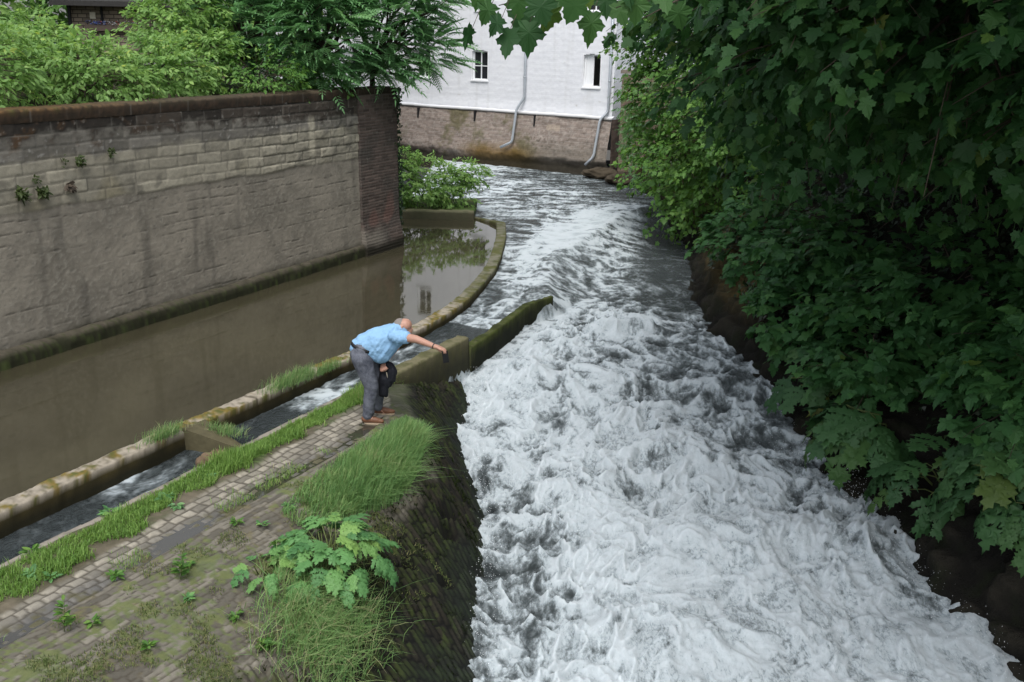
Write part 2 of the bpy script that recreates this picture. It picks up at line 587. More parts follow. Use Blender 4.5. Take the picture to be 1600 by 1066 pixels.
def river_surface(x, y):
    s = side_of_crest(x, y)
    u, v = xy2uv(x, y)
    upz = np.interp(u, [0, 5, 8.0, 8.6, 11, 12, 14, 22, 30, 34], [-.30, -.27, -.25, -.21, -.20, -.19, -.16, -.10, -.11, -.14])
    low = rlevel(y)
    wfall = np.interp(y, [16, 17.8, 18.5, 20, 24, 28], [.05, .06, .25, .8, 1.3, 1.5])
    q = np.clip(s / wfall, 0, 1)
    k = np.where(y < 18.3, ss(-.04, 1, s / wfall), q ** .9)
    z = upz * (1 - k) + low * k
    crest = ss(18.2, 19.5, y) * (1 - ss(29, 31, y))
    z = z + crest * .05 * np.exp(-((s + .12) / .22) ** 2)
    cov = idw(x, y, 0)
    cov = cov + (.17 * ss(17, 22, y) * (1 - .8 * ss(2.6, 3.4, x) * ss(27, 25, y)) + .36 * np.exp(-((y - 14.5) / 5.0) ** 2)) * (1 - cov)  # far water made paler, right part kept dark as if reflecting trees
    rgh = idw(x, y, 1)
    chan = (s < -.02) & (u < 14.5)
    cascade = np.exp(-((u - 10.55) / .5) ** 2) * .55 + np.exp(-((u - 7.3) / .6) ** 2) * .25 + .24
    cov = np.where(chan, np.clip(cascade + .25 * ss(10.4, 12.5, u) * (1 - ss(12.5, 14, u)), 0, 1) + .04, cov)  # base foam cover lightens the channel in place of reflected sky
    rgh = np.where(chan, .22, rgh)
    band = crest * np.exp(-((s + .55) / np.interp(y, [19, 22, 27, 30], [.3, .45, .8, .9])) ** 2) * ss(.02, -.12, s)
    cov = np.clip(cov + .36 * band * (.55 + .9 * fbm(x * 1.6 - y * .5, y * 2.2, 37, 3)), 0, 1)
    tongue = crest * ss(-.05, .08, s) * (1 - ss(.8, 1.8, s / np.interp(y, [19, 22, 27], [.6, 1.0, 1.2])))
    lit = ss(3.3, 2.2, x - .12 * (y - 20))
    cov = cov * (1 - .75 * tongue) + (.12 + .42 * lit) * .75 * tongue  # pale foam veil stands for reflected sky, fainter where trees would reflect
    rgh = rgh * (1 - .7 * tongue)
    # flow lines: noise advected along the current
    wx = .35 * fbm(x * .7, y * .5, 11, 3)
    wy = .55 * fbm(x * .6 + 3, y * .45, 12, 3)
    X, Y = x + wx, y + wy
    swell = fbm(X * .75, Y * .6, 21, 3)
    chop = fbm(X * 2.4, Y * 1.9, 22, 3)
    w1 = .22 * fbm(X * 1.7 + 5, Y * 1.7, 25, 2)
    w2 = .22 * fbm(X * 1.7, Y * 1.7 + 7, 26, 2)
    rdg = lambda fx, fy, sd: (1 - np.abs(perlin((X + w1) * fx, (Y + w2) * fy, sd)) * 1.25) ** 2
    r1, r2, r3 = rdg(1.9, 1.6, 27), rdg(4.3, 3.6, 28), rdg(9.5, 8.0, 29)
    act = ss(.15, .65, cov)
    r4 = rdg(19.0, 16.0, 30)
    near = ss(.78, 1.0, cov)
    crestn = (.5 - .14 * near) * r1 + .32 * r2 * (.4 + r1) + (.2 + .08 * near) * r3 * (.3 + r2) + .07 * r4 * (.3 + r3)
    dz = rgh * (.16 * swell + .05 * chop) + rgh * act * (1 - .6 * ss(18.5, 21, y)) * (.15 * (1 - .75 * near) * (crestn - .45) + near * .075 * fbm(X * 3.4, Y * 2.8, 38, 4, .55))
    for bx, by, wx_, wy_, a in ((1.95, 17.35, .85, .20, .24), (2.3, 13.1, .8, .4, .20), (1.2, 12.2, .7, .4, .12), (3.4, 11.1, .9, .5, .22), (2.3, 11.0, .6, .4, .18), (4.5, 10.9, .5, .4, .2), (1.7, 9.4, 1.0, .5, .12), (.2, 15.5, .5, .35, .1)):
        dz += a * np.exp(-((x - bx) / wx_) ** 2 - ((y - by) / wy_) ** 2) * (1 + .5 * chop)
    damp = ss(.0, .5, np.abs(s)) * .75 + .25
    z = z + dz * damp
    # foam
    far = ss(20, 25, y)
    streak = fbm(X * 3.0, Y * 1.3, 31, 4, .6) * (1 - far) + far * fbm(X * .9 + .5 * Y, Y * 2.3, 35, 4, .6)
    net = 1 - np.abs(fbm(X * 2.2 + .3 * chop, Y * 1.6, 32, 4, .6)) * 2.6
    net2 = 1 - np.abs(fbm(X * 5.0, Y * 3.6 + .3 * streak, 33, 4, .6)) * 2.6
    lace = 1 - np.abs(fbm(X * 11.0 + .5 * chop, Y * 8 + .4 * streak, 34, 3, .6)) * 2.4
    tex = (.34 + .25 * far) * (streak * 1.1 + .5) + .20 * net + .16 * net2 + .14 * lace + .14 * swell + act * .50 * (crestn - .38)
    thr = .98 - .98 * cov
    f = ss(thr - .42, thr + .62, tex)
    f = np.minimum(f * (.30 + .70 * ss(0, .5, cov)) + .10 * ss(.6, 1, cov), .70 + .24 * ss(.15, .75, crestn))
    agit = (.28 + .72 * ss(.2, .8, rgh)) * (1 + .25 * near) * (1 - .5 * ss(18, 24, y))
    return z, np.clip(f, 0, 1.0), s, u, v, agit


def build_river():
    ys = [5.2]
    while ys[-1] < 41:
        ys.append(ys[-1] + .016 * max(1, (ys[-1] / 9)) ** 1.55)
    ys = np.array(ys)
    xs = np.arange(-6.6, 6.6, .021)
    Y, X = np.meshgrid(ys, xs, indexing='ij')
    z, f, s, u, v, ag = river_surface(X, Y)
    P = np.stack([X, Y, z], -1).reshape(-1, 3)
    c = lambda a: (a[:-1, :-1] + a[1:, 1:]) / 2
    cu, cv, cs, cx, cy = c(u), c(v), c(s), c(X), c(Y)
    kerb_v = np.interp(cu, [0, 14.3, 15.3, 16.6, 17.9, 20, 21.5, 22.95, 23.35, 23.62, 23.75, 24.2], [-8.72, -8.72, -8.85, -9.2, -9.65, -10.7, -11.15, -11.97, -12.72, -13.3, -13.6, -14.3])
    left_ok = np.where(cu < 24.2, cv > kerb_v, True)
    chan = (cu < 13.4) & (cv < -7.5) & left_ok
    vw = np.interp(cu, WLu, WLv)
    main = (cx < xright(cy) + .8) & (cx > -3.2) & left_ok & ~chan & ((cu > 13.1) | (cv > vw - .5))
    q = grid_faces(len(ys), len(xs), main)
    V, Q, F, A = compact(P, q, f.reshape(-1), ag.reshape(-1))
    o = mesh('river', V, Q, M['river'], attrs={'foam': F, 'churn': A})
    tag(o, kind='structure')
    q = grid_faces(len(ys), len(xs), chan)
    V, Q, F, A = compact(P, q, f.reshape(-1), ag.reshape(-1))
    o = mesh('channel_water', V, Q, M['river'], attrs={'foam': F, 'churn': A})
    tag(o, kind='structure')


build_river()

# spray thrown up where the current hits the banks
def build_spray():
    a = Acc()
    oct_v = np.array([(1, 0, 0), (-1, 0, 0), (0, 1, 0), (0, -1, 0), (0, 0, 1.3), (0, 0, -1)], float)
    oct_f = np.array([(0, 2, 4), (2, 1, 4), (1, 3, 4), (3, 0, 4), (2, 0, 5), (1, 2, 5), (3, 1, 5), (0, 3, 5)])
    r = np.random.default_rng(5)
    P = []
    for k in range(600):
        y = r.uniform(7.5, 13.5)
        x = xright(y) - abs(r.normal(0, .35))
        P.append((x, y, rlevel(y) + .05 + abs(r.normal(0, .13)), r.uniform(.0015, .0045)))
    for k in range(120):
        P.append((r.normal(4.62, .13), r.normal(12.25, .12), rlevel(12.2) + abs(r.normal(.1, .14)), r.uniform(.003, .008)))
    for k in range(700):
        i = r.integers(2, len(WL) - 1)
        t = r.random()
        p = WL[i] * (1 - t) + WL[i + 1] * t
        P.append((p[0] + r.normal(.12, .12), p[1], p[2] + .03 + abs(r.normal(0, .08)), r.uniform(.002, .005)))
    for k in range(900):
        x, y = r.uniform(.8, 4.6), r.uniform(9, 14)
        P.append((x, y, rlevel(y) + .12 + abs(r.normal(0, .13)), r.uniform(.0015, .004)))
    for x, y, z, s in P:
        a.add(oct_v * s * r.uniform(.8, 1.3, 3) + (x, y, z), oct_f)
    o = a.build('spray_droplets', m_plain('spray', (.75, .78, .8), .3, .5, .05))
    tag(o, 'fine white droplets thrown up along the edges of the rapids', 'spray', kind='stuff')


build_spray()

# still pool between the tall wall and the low curved wall
_pk = [(-14, -8.7), (14.3, -8.72), (15.3, -8.88), (16.6, -9.25), (17.95, -9.7), (20, -10.6), (21.5, -11.15), (23, -12), (23.6, -13.4), (24.5, -14.6), (24.5, -20), (-14, -20)]
_pv = np.array([uv2xy(u, v) + (-.10,) for u, v in _pk])
pool = mesh('pool_water', _pv, np.arange(len(_pv))[None], M['pool'], smooth=False)
tag(pool, kind='structure')
# river bed and far ground: one sheet to the horizon
bed = mesh('ground', [(-300, -100, -2.6), (300, -100, -2.6), (300, 500, -2.6), (-300, 500, -2.6)], np.array([[0, 1, 2, 3]]), m_plain('dark earth', (.05, .045, .035)), smooth=False)
tag(bed, kind='structure')

# ------------------------------------------------------------------ path and stone-paved bank
def curb_v(u):
    return np.full(np.shape(u), -7.70) + .03 * perlin(np.asarray(u) * 1.3, np.asarray(u) * 0, 41)


def soil_edge(u):
    return np.interp(u, [3, 4.87, 5.9, 7.3, 8.5, 9.9, 10.6], [-6.98, -6.95, -7.03, -7.16, -7.18, -7.22, -7.3]) + .06 * perlin(u * 2.2, u * 0 + 3, 42)


def path_bank():
    us = np.concatenate([np.arange(1.5, 10.2, .0165), np.arange(10.2, 14.3, .024)])
    vs = np.arange(-7.74, -2.4, .0165)
    U, V = np.meshgrid(us, vs, indexing='ij')
    x, y = uv2xy(U, V)
    zb, t = bank_z(U, V)
    ve = edge_v(U)
    on_path = V < ve
    se = soil_edge(U)
    cob_h, cob_id, cob_gap = stones(U + .02 * perlin(U * 3, V * 3, 49), V + .02 * perlin(U * 2, V * 2, 50), .15, .103, 51, .014, .026, 5)
    bk_h, bk_id, bk_gap = stones(U + .25 * V + .05 * perlin(U * 1.3, V * 1.3, 47), V + .05 * perlin(U * 1.1, V * 2.2, 48), .30, .064, 52, .009, .045, 4)
    dk_h, dk_id, dk_gap = stones(V + .04 * perlin(U * 2, V * 2, 45), U + .3 * V + .05 * perlin(U * 2.2, V * 1.4, 46), .19, .085, 53, .014, .03, 4)
    n1 = fbm(U * 1.1, V * 1.1, 61, 4)
    n2 = fbm(U * 5, V * 5, 62, 4)
    n3 = fbm(U * 16, V * 16, 63, 3)
    # heights
    wet = ss(-6.98, -6.70, V + .10 * n1) * (1 - ss(8.9, 10.6, U) * .3)          # low outer strip where water stands
    cob = .014 * cob_h * (.7 + .6 * cob_id) + .004 * n3 - .027 * wet - .016 * n1 * (1 + 1.6 * wet)
    soil = .02 + .02 * n2 + .03 * n1
    soil_k = ss(.05, -.05, V - se)
    zp = cob * (1 - soil_k) + soil * soil_k
    is_curb = ss(curb_v(U) + .10, curb_v(U) + .07, V)
    zp = zp * (1 - is_curb) + (.005 + .006 * n2) * is_curb
    kd = ss(.34, .46, t + .12 * n1)
    bump = .013 * bk_h * (1 - kd) * (.4 + 1.1 * bk_id) + .040 * dk_h * kd * (.35 + 1.2 * dk_id) * (1 - .5 * ss(.2, .7, n1 + .2)) + .012 * n2 + .03 * n1
    ph = np.zeros_like(U)
    for hu, hv, r in ((9.05, -5.32, .10), (8.35, -4.95, .09), (9.3, -5.5, .10), (8.0, -5.2, .07)):
        ph = ph + np.exp(-(((U - hu) / (r * 1.7)) ** 2 + ((V - hv) / (r * .8)) ** 2) ** 2)
    zk = zb + bump * np.clip(.35 + t, 0, 1) - .16 * ph
    Z = np.where(on_path, zp, zk)
    # pigments
    stone = lerp(lerp((.135, .124, .100), (.30, .275, .222), cob_id), (.075, .075, .075), np.clip(wet * .75, 0, 1))
    stone = lerp(stone, (.050, .043, .032), np.clip(cob_gap * .85, 0, 1))
    moss_p = ss(.1, .45, n2 + .6 * wet - .2 + .3 * n1) * wet * .7
    stone = lerp(stone, (.075, .068, .022), moss_p)
    earth = lerp((.115, .098, .068), (.065, .058, .036), ss(-.3, .4, n2))
    earth = lerp(earth, (.055, .085, .025), ss(.0, .4, n1 + .5 * n2) * .7)
    pc = lerp(stone, earth, soil_k)
    conc = lerp((.24, .215, .18), (.12, .11, .085), ss(-.1, .5, n2 + n1))
    pc = lerp(pc, conc, is_curb)
    green_wet = ss(9.9, 10.9, U + .3 * n1)
    pc = lerp(pc, lerp((.085, .090, .050), (.055, .060, .045), cob_id), green_wet * (1 - is_curb) * .85)
    # bank
    tn = t + .25 * n1 + .08 * n2
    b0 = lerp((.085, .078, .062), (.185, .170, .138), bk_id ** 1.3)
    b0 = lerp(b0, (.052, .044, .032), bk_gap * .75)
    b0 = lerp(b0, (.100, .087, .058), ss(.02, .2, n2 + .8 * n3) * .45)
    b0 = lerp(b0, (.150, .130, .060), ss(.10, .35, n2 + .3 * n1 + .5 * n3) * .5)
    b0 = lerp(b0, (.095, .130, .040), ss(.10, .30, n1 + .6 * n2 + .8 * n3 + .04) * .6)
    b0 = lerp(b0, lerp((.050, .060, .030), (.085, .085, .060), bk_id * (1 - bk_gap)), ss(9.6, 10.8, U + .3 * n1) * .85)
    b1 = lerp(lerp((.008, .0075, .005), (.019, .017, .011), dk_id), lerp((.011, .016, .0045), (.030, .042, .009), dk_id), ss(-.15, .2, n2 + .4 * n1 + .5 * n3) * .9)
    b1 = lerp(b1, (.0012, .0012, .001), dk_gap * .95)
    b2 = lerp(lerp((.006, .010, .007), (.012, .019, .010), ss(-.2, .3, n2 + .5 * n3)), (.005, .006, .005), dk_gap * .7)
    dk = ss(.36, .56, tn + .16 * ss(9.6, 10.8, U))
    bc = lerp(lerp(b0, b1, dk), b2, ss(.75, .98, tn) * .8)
    bc = lerp(bc, (.004, .0035, .003), np.clip(ph, 0, 1))
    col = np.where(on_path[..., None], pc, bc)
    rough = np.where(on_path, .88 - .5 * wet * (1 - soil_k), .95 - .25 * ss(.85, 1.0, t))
    P = np.stack([x, y, Z], -1).reshape(-1, 3)
    cc = lambda a: (a[:-1, :-1] + a[1:, 1:]) / 2
    cu, cv = cc(U), cc(V)
    keep = cv > curb_v(cu)
    keep &= ~((cu > 11.0) & (cv < -7.58))
    vw = np.interp(cu, WLu, WLv)
    keep &= cv < vw + .7
    keep &= cu < 13.27
    pm = cc(on_path.astype(float)) > .5
    for nm, mask, kind in (('path', keep & pm, 'structure'), ('bank', keep & ~pm, 'structure')):
        q = grid_faces(len(us), len(vs), mask)
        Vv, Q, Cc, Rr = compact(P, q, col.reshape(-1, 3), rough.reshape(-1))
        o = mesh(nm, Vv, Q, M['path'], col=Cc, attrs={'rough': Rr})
        tag(o, kind=kind)
    # vertical face of the path edge towards the channel
    u = np.arange(1.5, 11.2, .05)
    rows = []
    for dz, dv in ((.006, 0), (-.04, -.012), (-.15, -.02), (-.45, -.02)):
        xx, yy = uv2xy(u, curb_v(u) + .006 + dv)
        rows.append(np.stack([xx, yy, np.full_like(u, dz)], -1))
    R = np.stack(rows, 0)
    cols = lerp((.17, .155, .125), (.03, .03, .02), np.clip(-R[..., 2] * 6, 0, 1) + .2 * perlin(R[..., 0] * 5, R[..., 1] * 5, 3))
    o = mesh('path_edge', R.reshape(-1, 3), grid_faces(4, len(u)), M['ground'], col=cols.reshape(-1, 3))
    tag(o, kind='structure')
    # standing water in the low strip
    u = np.arange(3.0, 10.0, .1)
    L = np.stack(uv2xy(u, u * 0 - 6.97) + (u * 0 - .0125,), -1)
    Rr = np.stack(uv2xy(u, edge_v(u) - .004) + (u * 0 - .0125,), -1)
    o = mesh('puddle_water', np.concatenate([L, Rr]), grid_faces(2, len(u)), M['puddle'], smooth=False)
    tag(o, kind='structure')


path_bank()


def ground_z(u, v):
    u, v = np.asarray(u, float), np.asarray(v, float)
    z, t = bank_z(u, v)
    return np.where(v < edge_v(u), .015, z + .012)


# ------------------------------------------------------------------ walls in the water
def strip_wall(name, centre, half, top, bottom, mat, colf, batter=.02, step=.035, round_=.02, parent=None):
    """a wall of rectangular section that follows a plan line; centre [(x,y)], half width, top z, bottom z (arrays along the line)"""
    centre = np.asarray(centre, float)
    seg = np.concatenate([[0], np.cumsum(np.hypot(*np.diff(centre, axis=0).T))])
    s = np.arange(0, seg[-1] + step * .5, step)
    s[-1] = seg[-1]
    # smooth curve
    px, py = np.interp(s, seg, centre[:, 0]), np.interp(s, seg, centre[:, 1])
    k = max(3, int(.5 / step))
    ker = np.ones(k) / k
    pad = lambda a: np.concatenate([a[0] + (a[0] - a[1]) * np.arange(k, 0, -1), a, a[-1] + (a[-1] - a[-2]) * np.arange(1, k + 1)])
    px, py = np.convolve(pad(px), ker, 'same')[k:-k], np.convolve(pad(py), ker, 'same')[k:-k]
    tx, ty = np.gradient(px), np.gradient(py)
    ln = np.hypot(tx, ty)
    nx, ny = ty / ln, -tx / ln
    hw = np.interp(s, seg, np.broadcast_to(half, (len(seg),)))
    zt = np.interp(s, seg, np.broadcast_to(top, (len(seg),)))
    zb = np.interp(s, seg, np.broadcast_to(bottom, (len(seg),)))
    prof = [(-1, 1, 1.0)]
    sec = []
    nv = 7
    for i in range(nv):
        sec.append((-1 - .15 * (1 - i / (nv - 1)), i / (nv - 1), 0))
    sec[-1] = (-1, .97, 0)
    sec += [(-.9, 1, 1)] + [(q, 1, 1) for q in (-.6, -.2, .2, .6)] + [(.9, 1, 1)]
    for i in range(nv):
        sec.append((1 + .15 * i / (nv - 1), 1 - i / (nv - 1), 0))
    sec[-nv] = (1, .97, 0)
    pts, aux = [], []
    for w, h, tp in sec:
        off = w * hw
        z = zb + (zt - zb) * h
        pts.append(np.stack([px + nx * off, py + ny * off, z], -1))
        aux.append(np.stack([s, np.full_like(s, w), zt - z], -1))
    Pm, A = np.stack(pts, 1), np.stack(aux, 1)
    q = A[..., 1] * hw[:, None] + A[..., 2]
    n = fbm(A[..., 0] * 3.5, q * 3.5 + 9, 71, 4)
    fine = fbm(A[..., 0] * 14, q * 14, 72, 3)
    Pm[..., 2] += np.where(A[..., 2] < .03, .022 * n + .012 * fine, 0)
    side = np.sign(A[..., 1])
    Pm[..., 0] += nx[:, None] * side * (.02 * n + .012 * fine)
    Pm[..., 1] += ny[:, None] * side * (.02 * n + .012 * fine)
    col = colf(A[..., 0], A[..., 1], A[..., 2], n, fine)
    m, k2 = Pm.shape[:2]
    f = grid_faces(m, k2)
    i = np.arange(m * k2).reshape(m, k2)
    caps = [i[0][None], i[-1][::-1][None]]
    return mesh(name, Pm.reshape(-1, 3), [f[:, ::-1]] + caps, mat, parent, col=col.reshape(-1, 3))


def col_kerb(s, w, d, n, fine):
    conc = lerp((.30, .265, .21), (.16, .14, .105), ss(-.2, .4, fine + n * .5))
    moss = lerp((.16, .115, .028), (.075, .080, .022), ss(-.2, .3, fine))
    patch = ss(-.05, .22, n + .35 * perlin(s * .9, s * 0, 77) + .15 * fine + .25 * ss(9, 16, s) + .02)
    top = lerp(conc, moss, patch)
    top = lerp(top, lerp((.10, .105, .07), (.055, .07, .025), ss(-.2, .3, n)), ss(12.5, 15, s) * .75)
    jn = np.abs(s / 1.15 - np.round(s / 1.15)) * 1.15
    top = lerp(top, (.045, .038, .024), ss(.016, .004, jn + .01 * fine) * .8)
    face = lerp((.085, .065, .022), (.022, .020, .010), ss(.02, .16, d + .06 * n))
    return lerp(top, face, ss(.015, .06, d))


_kc = [(1.5, -8.70), (8.4, -8.69), (11, -8.66), (13.6, -8.58), (14.6, -8.68), (15.4, -8.83), (16.62, -9.17), (18, -9.61), (19.4, -10.2), (21.2, -11.03), (22.95, -11.95), (23.35, -12.7), (23.62, -13.3)]
_kxy = np.array([uv2xy(u, v) for u, v in _kc])
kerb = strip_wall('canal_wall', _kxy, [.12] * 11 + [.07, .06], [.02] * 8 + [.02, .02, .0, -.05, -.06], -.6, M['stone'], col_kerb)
tag(kerb, 'low mossy concrete wall curving between the still brown pool and the narrow channel', 'canal wall')

# concrete block that ends the path, level on top, standing on the falling bank
_a, _b = uv2xy(11.0, -7.56), uv2xy(13.28, -7.56)


def col_block(s, w, d, n, fine):
    top = lerp((.140, .128, .074), (.080, .080, .036), ss(-.2, .3, n + .4 * fine))
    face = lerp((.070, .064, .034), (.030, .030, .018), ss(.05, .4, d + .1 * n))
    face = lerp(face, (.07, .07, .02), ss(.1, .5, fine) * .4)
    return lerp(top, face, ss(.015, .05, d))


blk = strip_wall('concrete_wall', [_a, _b], .115, .07, -1.0, M['stone'], col_block)
tag(blk, 'short concrete wall with flat mossy top beside the bending man, ending above the rapids', 'wall')


def col_mossy(s, w, d, n, fine):
    top = lerp((.050, .062, .014), (.028, .034, .010), ss(-.2, .3, n + .4 * fine))
    top = lerp(top, (.10, .09, .06), ss(.25, .55, fine - n) * .5)
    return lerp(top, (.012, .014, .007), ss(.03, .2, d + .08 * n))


_m = [uv2xy(13.29, -7.50), uv2xy(14.3, -7.55), uv2xy(15.9, -7.72), uv2xy(16.75, -7.60)]
ms = strip_wall('weir_wall', _m, [.085, .075, .07, .03], [-.10, -.07, -.02, -.03], -1.0, M['stone'], col_mossy)
tag(ms, 'low wall covered in dark green moss between the wide channel and the white rapids', 'weir wall')

# slanted baffle across the channel and the broken stone below it
bf = Acc()
_q = [(8.22, -8.60), (8.62, -8.60), (8.45, -7.86), (8.36, -7.86)]
_v = [uv2xy(*q) for q in _q]
vt = [(*_v[0], .05), (*_v[1], .03), (*_v[2], -.10), (*_v[3], -.10)]
vb = [(p[0], p[1], -.5) for p in vt]
vv = np.array(vb + vt)
bf.add(vv, np.array([[4, 5, 6, 7], [0, 1, 5, 4], [1, 2, 6, 5], [2, 3, 7, 6], [3, 0, 4, 7]]))
bo = bf.build('concrete_baffle', m_plain('weathered baffle', (.085, .075, .042), .9, .2, .5, 9, .5, .02), smooth=False)
tag(bo, 'slanted concrete baffle with grass along its edge, crossing the narrow channel', 'baffle')


def rock(name, c, r, seed, mat, flat=.8, n=26):
    th = np.linspace(0, np.pi, n)
    ph = np.linspace(0, 2 * np.pi, n * 2, endpoint=False)
    T, Ph = np.meshgrid(th, ph, indexing='ij')
    k = 1 + .28 * fbm(np.cos(Ph) * 1.3 + T, np.sin(Ph) * 1.3 + 2 * T, seed, 4) + .1 * np.sign(np.cos(3 * Ph + T * 2))
    x = r[0] * k * np.sin(T) * np.cos(Ph)
    y = r[1] * k * np.sin(T) * np.sin(Ph)
    z = r[2] * k * np.cos(T) * flat
    P = np.stack([x, y, z], -1).reshape(-1, 3)
    i = np.arange(n * 2 * n).reshape(n, n * 2)
    j = np.roll(i, -1, axis=1)
    f = np.stack([i[:-1], i[1:], j[1:], j[:-1]], -1).reshape(-1, 4)
    o = mesh(name, P, f, mat)
    o.location = c
    return o


M['redrock'] = m_plain('reddish stone', (.135, .095, .060), .9, .2, .4, 8, .5, .02)
M['darkrock'] = m_plain('wet dark rock', (.022, .021, .017), .55, .4, .6, 9, .6, .03)
M['brownrock'] = m_plain('brown ledge rock', (.055, .044, .030), .9, .2, .5, 6, .6, .03)
x, y = uv2xy(7.98, -7.83)
tag(rock('stone', (x, y, -.16), (.22, .14, .20), 5, M['redrock']), 'reddish brown stone wedged in the channel against the grassy path edge', 'stone')
x, y = uv2xy(5.05, -8.25)
tag(rock('stone', (x, y, -.2), (.16, .13, .16), 8, M['brownrock']), 'pale stone in the channel at the left edge of the picture', 'stone')

# ------------------------------------------------------------------ tall stone wall on the left
WV = -12.82                      # v of the wall face
WU0, WU1 = 1.0, 19.36            # along the wall
PIER = 17.95


def retaining_wall():
    root = empty('retaining_wall', uv2xy(WU1, WV) + (-.1,))
    tag(root, 'tall weathered stone retaining wall with brown mossy coping beside the still pool', 'wall')
    us = np.arange(WU0, PIER + .001, .022)
    zs = np.arange(-.3, 3.36, .018)
    U, Z = np.meshgrid(us, zs, indexing='ij')
    h, idd, gap = stones(U, Z - .02 * np.sin(U * .7), .52, .185, 81, .010, .012, 2.5)
    n1 = fbm(U * .7, Z * .9, 82, 4)
    n2 = fbm(U * 3.5, Z * 4, 83, 4)
    n3 = fbm(U * 11, Z * 14, 84, 4)
    # lower part: rendered concrete with ragged, near-level cracks
    bl = ss(-.03, .03, Z - (2.08 + .035 * perlin(U * 1.5, U * 0, 85) + .02 * n3))
    crk_line = Z * 6.2 + .40 * perlin(U * .45, Z * .5, 86) + .16 * n2
    fr = np.abs(crk_line - np.round(crk_line))
    crack = ss(.055, .004, fr) * ss(-.35, .45, perlin(U * .5, np.round(crk_line) * 5.3, 87) + .25 * n3)
    pit = ss(.26, .5, n3 + .3 * n2)
    rough_blk = ss(14, 15.5, U) * bl
    rel = bl * (.008 * h + .005 * n3 + .010 * (idd - .5)) * (1 + 1.2 * rough_blk) + (1 - bl) * (.012 * n1 + .006 * n3 - .009 * crack - .008 * pit - .005)
    rel += rough_blk * .012 * n2
    # pigments
    light = lerp((.30, .275, .22), (.50, .46, .37), idd)
    light = lerp(light, (.20, .185, .15), ss(.05, .5, n2 + .5 * n1))
    light = lerp(light, (.42, .40, .34), ss(.22, .5, n3 - .3 * n2) * .5)
    light = lerp(light, (.28, .24, .13), ss(.3, .9, perlin(U * 1.3, Z * 2, 90)) * .6)
    light = lerp(light, (.12, .11, .09), gap * .6)
    conc = lerp((.30, .262, .212), (.205, .180, .146), ss(-.35, .4, n1 + .4 * n2))
    conc = lerp(conc, (.36, .325, .27), ss(.0, .5, n3 + .3 * n1) * .6)
    conc = lerp(conc, (.095, .085, .072), ss(.15, .5, fbm(U * 2.5, Z * .35, 91, 3)) * .5)
    conc = lerp(conc, (.045, .040, .033), np.clip(crack * .55 + pit * .30, 0, 1))
    conc = conc * np.array((.87, .90, .90))
    light = light * np.array((.80, .80, .76))
    light = lerp(light, (.24, .225, .185), .35 * np.ones_like(U))
    c = lerp(conc, light, bl)
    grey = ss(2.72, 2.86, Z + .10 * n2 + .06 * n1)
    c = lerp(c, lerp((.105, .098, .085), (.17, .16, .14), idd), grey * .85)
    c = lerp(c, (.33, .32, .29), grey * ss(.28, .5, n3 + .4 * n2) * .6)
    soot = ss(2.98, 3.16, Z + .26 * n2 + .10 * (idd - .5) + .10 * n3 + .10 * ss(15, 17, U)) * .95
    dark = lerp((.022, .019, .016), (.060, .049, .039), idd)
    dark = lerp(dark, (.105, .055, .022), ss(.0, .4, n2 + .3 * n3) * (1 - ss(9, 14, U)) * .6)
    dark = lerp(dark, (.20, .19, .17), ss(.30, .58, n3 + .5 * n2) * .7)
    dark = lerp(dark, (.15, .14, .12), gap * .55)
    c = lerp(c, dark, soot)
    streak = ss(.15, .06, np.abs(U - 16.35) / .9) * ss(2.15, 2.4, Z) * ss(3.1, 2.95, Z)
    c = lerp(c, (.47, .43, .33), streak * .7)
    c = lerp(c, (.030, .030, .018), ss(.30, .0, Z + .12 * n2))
    back = -(0.03 * Z)         # slight batter
    x, y = uv2xy(U, WV + rel + back * .6)
    P = np.stack([x, y, Z], -1).reshape(-1, 3)
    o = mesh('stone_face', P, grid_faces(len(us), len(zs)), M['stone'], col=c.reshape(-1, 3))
    put(o, root)
    # brick pier that ends the wall; it has an end face too
    L = WU1 - PIER
    us = np.concatenate([PIER + np.arange(0, L + .001, .018), [WU1 + .002] * 1])
    ext = np.arange(0, 1.6, .03)
    zs = np.arange(-.3, 3.40, .014)
    S = np.concatenate([[0], np.arange(0, L, .018), L + ext])
    Sg, Z = np.meshgrid(S, zs, indexing='ij')
    h, idd, gap = stones(Sg, Z, .215, .066, 95, .008, .006, 4)
    n1 = fbm(Sg * 1.2, Z * 1.2, 96, 4)
    n3 = fbm(Sg * 10, Z * 10, 97, 3)
    lean = .035 * (3.4 - Z)
    flare = .10 * ss(.75, .0, Z)
    onf = Sg < L
    uu = np.where(onf, PIER + Sg + lean * (Sg / L) * .6, WU1 + lean * .6 + .004 * h)
    vv_ = np.where(onf, WV + .035 - .018 * Z + .008 * h + .004 * n3 + flare, WV + .02 + flare - (Sg - L))
    uu[0] = PIER - .002
    vv_[0] = WV - .4
    x, y = uv2xy(uu, vv_)
    c = lerp(lerp((.062, .047, .040), (.125, .095, .080), idd), (.060, .052, .045), ss(-.1, .5, n1))
    c = lerp(c, (.13, .12, .105), gap * .5)
    c = lerp(c, (.15, .085, .07), ss(.25, .55, perlin(Sg * 2, Z * 1.5, 98)) * .6 * ss(1.6, .8, Z))
    c = lerp(c, (.16, .15, .13), ss(.35, .6, n3 + .3 * n1) * .5)
    c = lerp(c, (.16, .145, .12), ss(.55, .35, Z + .25 * n1) * ss(.9, .5, Sg) * .8)
    c = lerp(c, (.022, .020, .014), ss(.22, .02, Z + .1 * n1))
    o = mesh('brick_pier', np.stack([x, y, Z], -1).reshape(-1, 3), grid_faces(len(S), len(zs)), M['stone'], col=c.reshape(-1, 3))
    put(o, root)
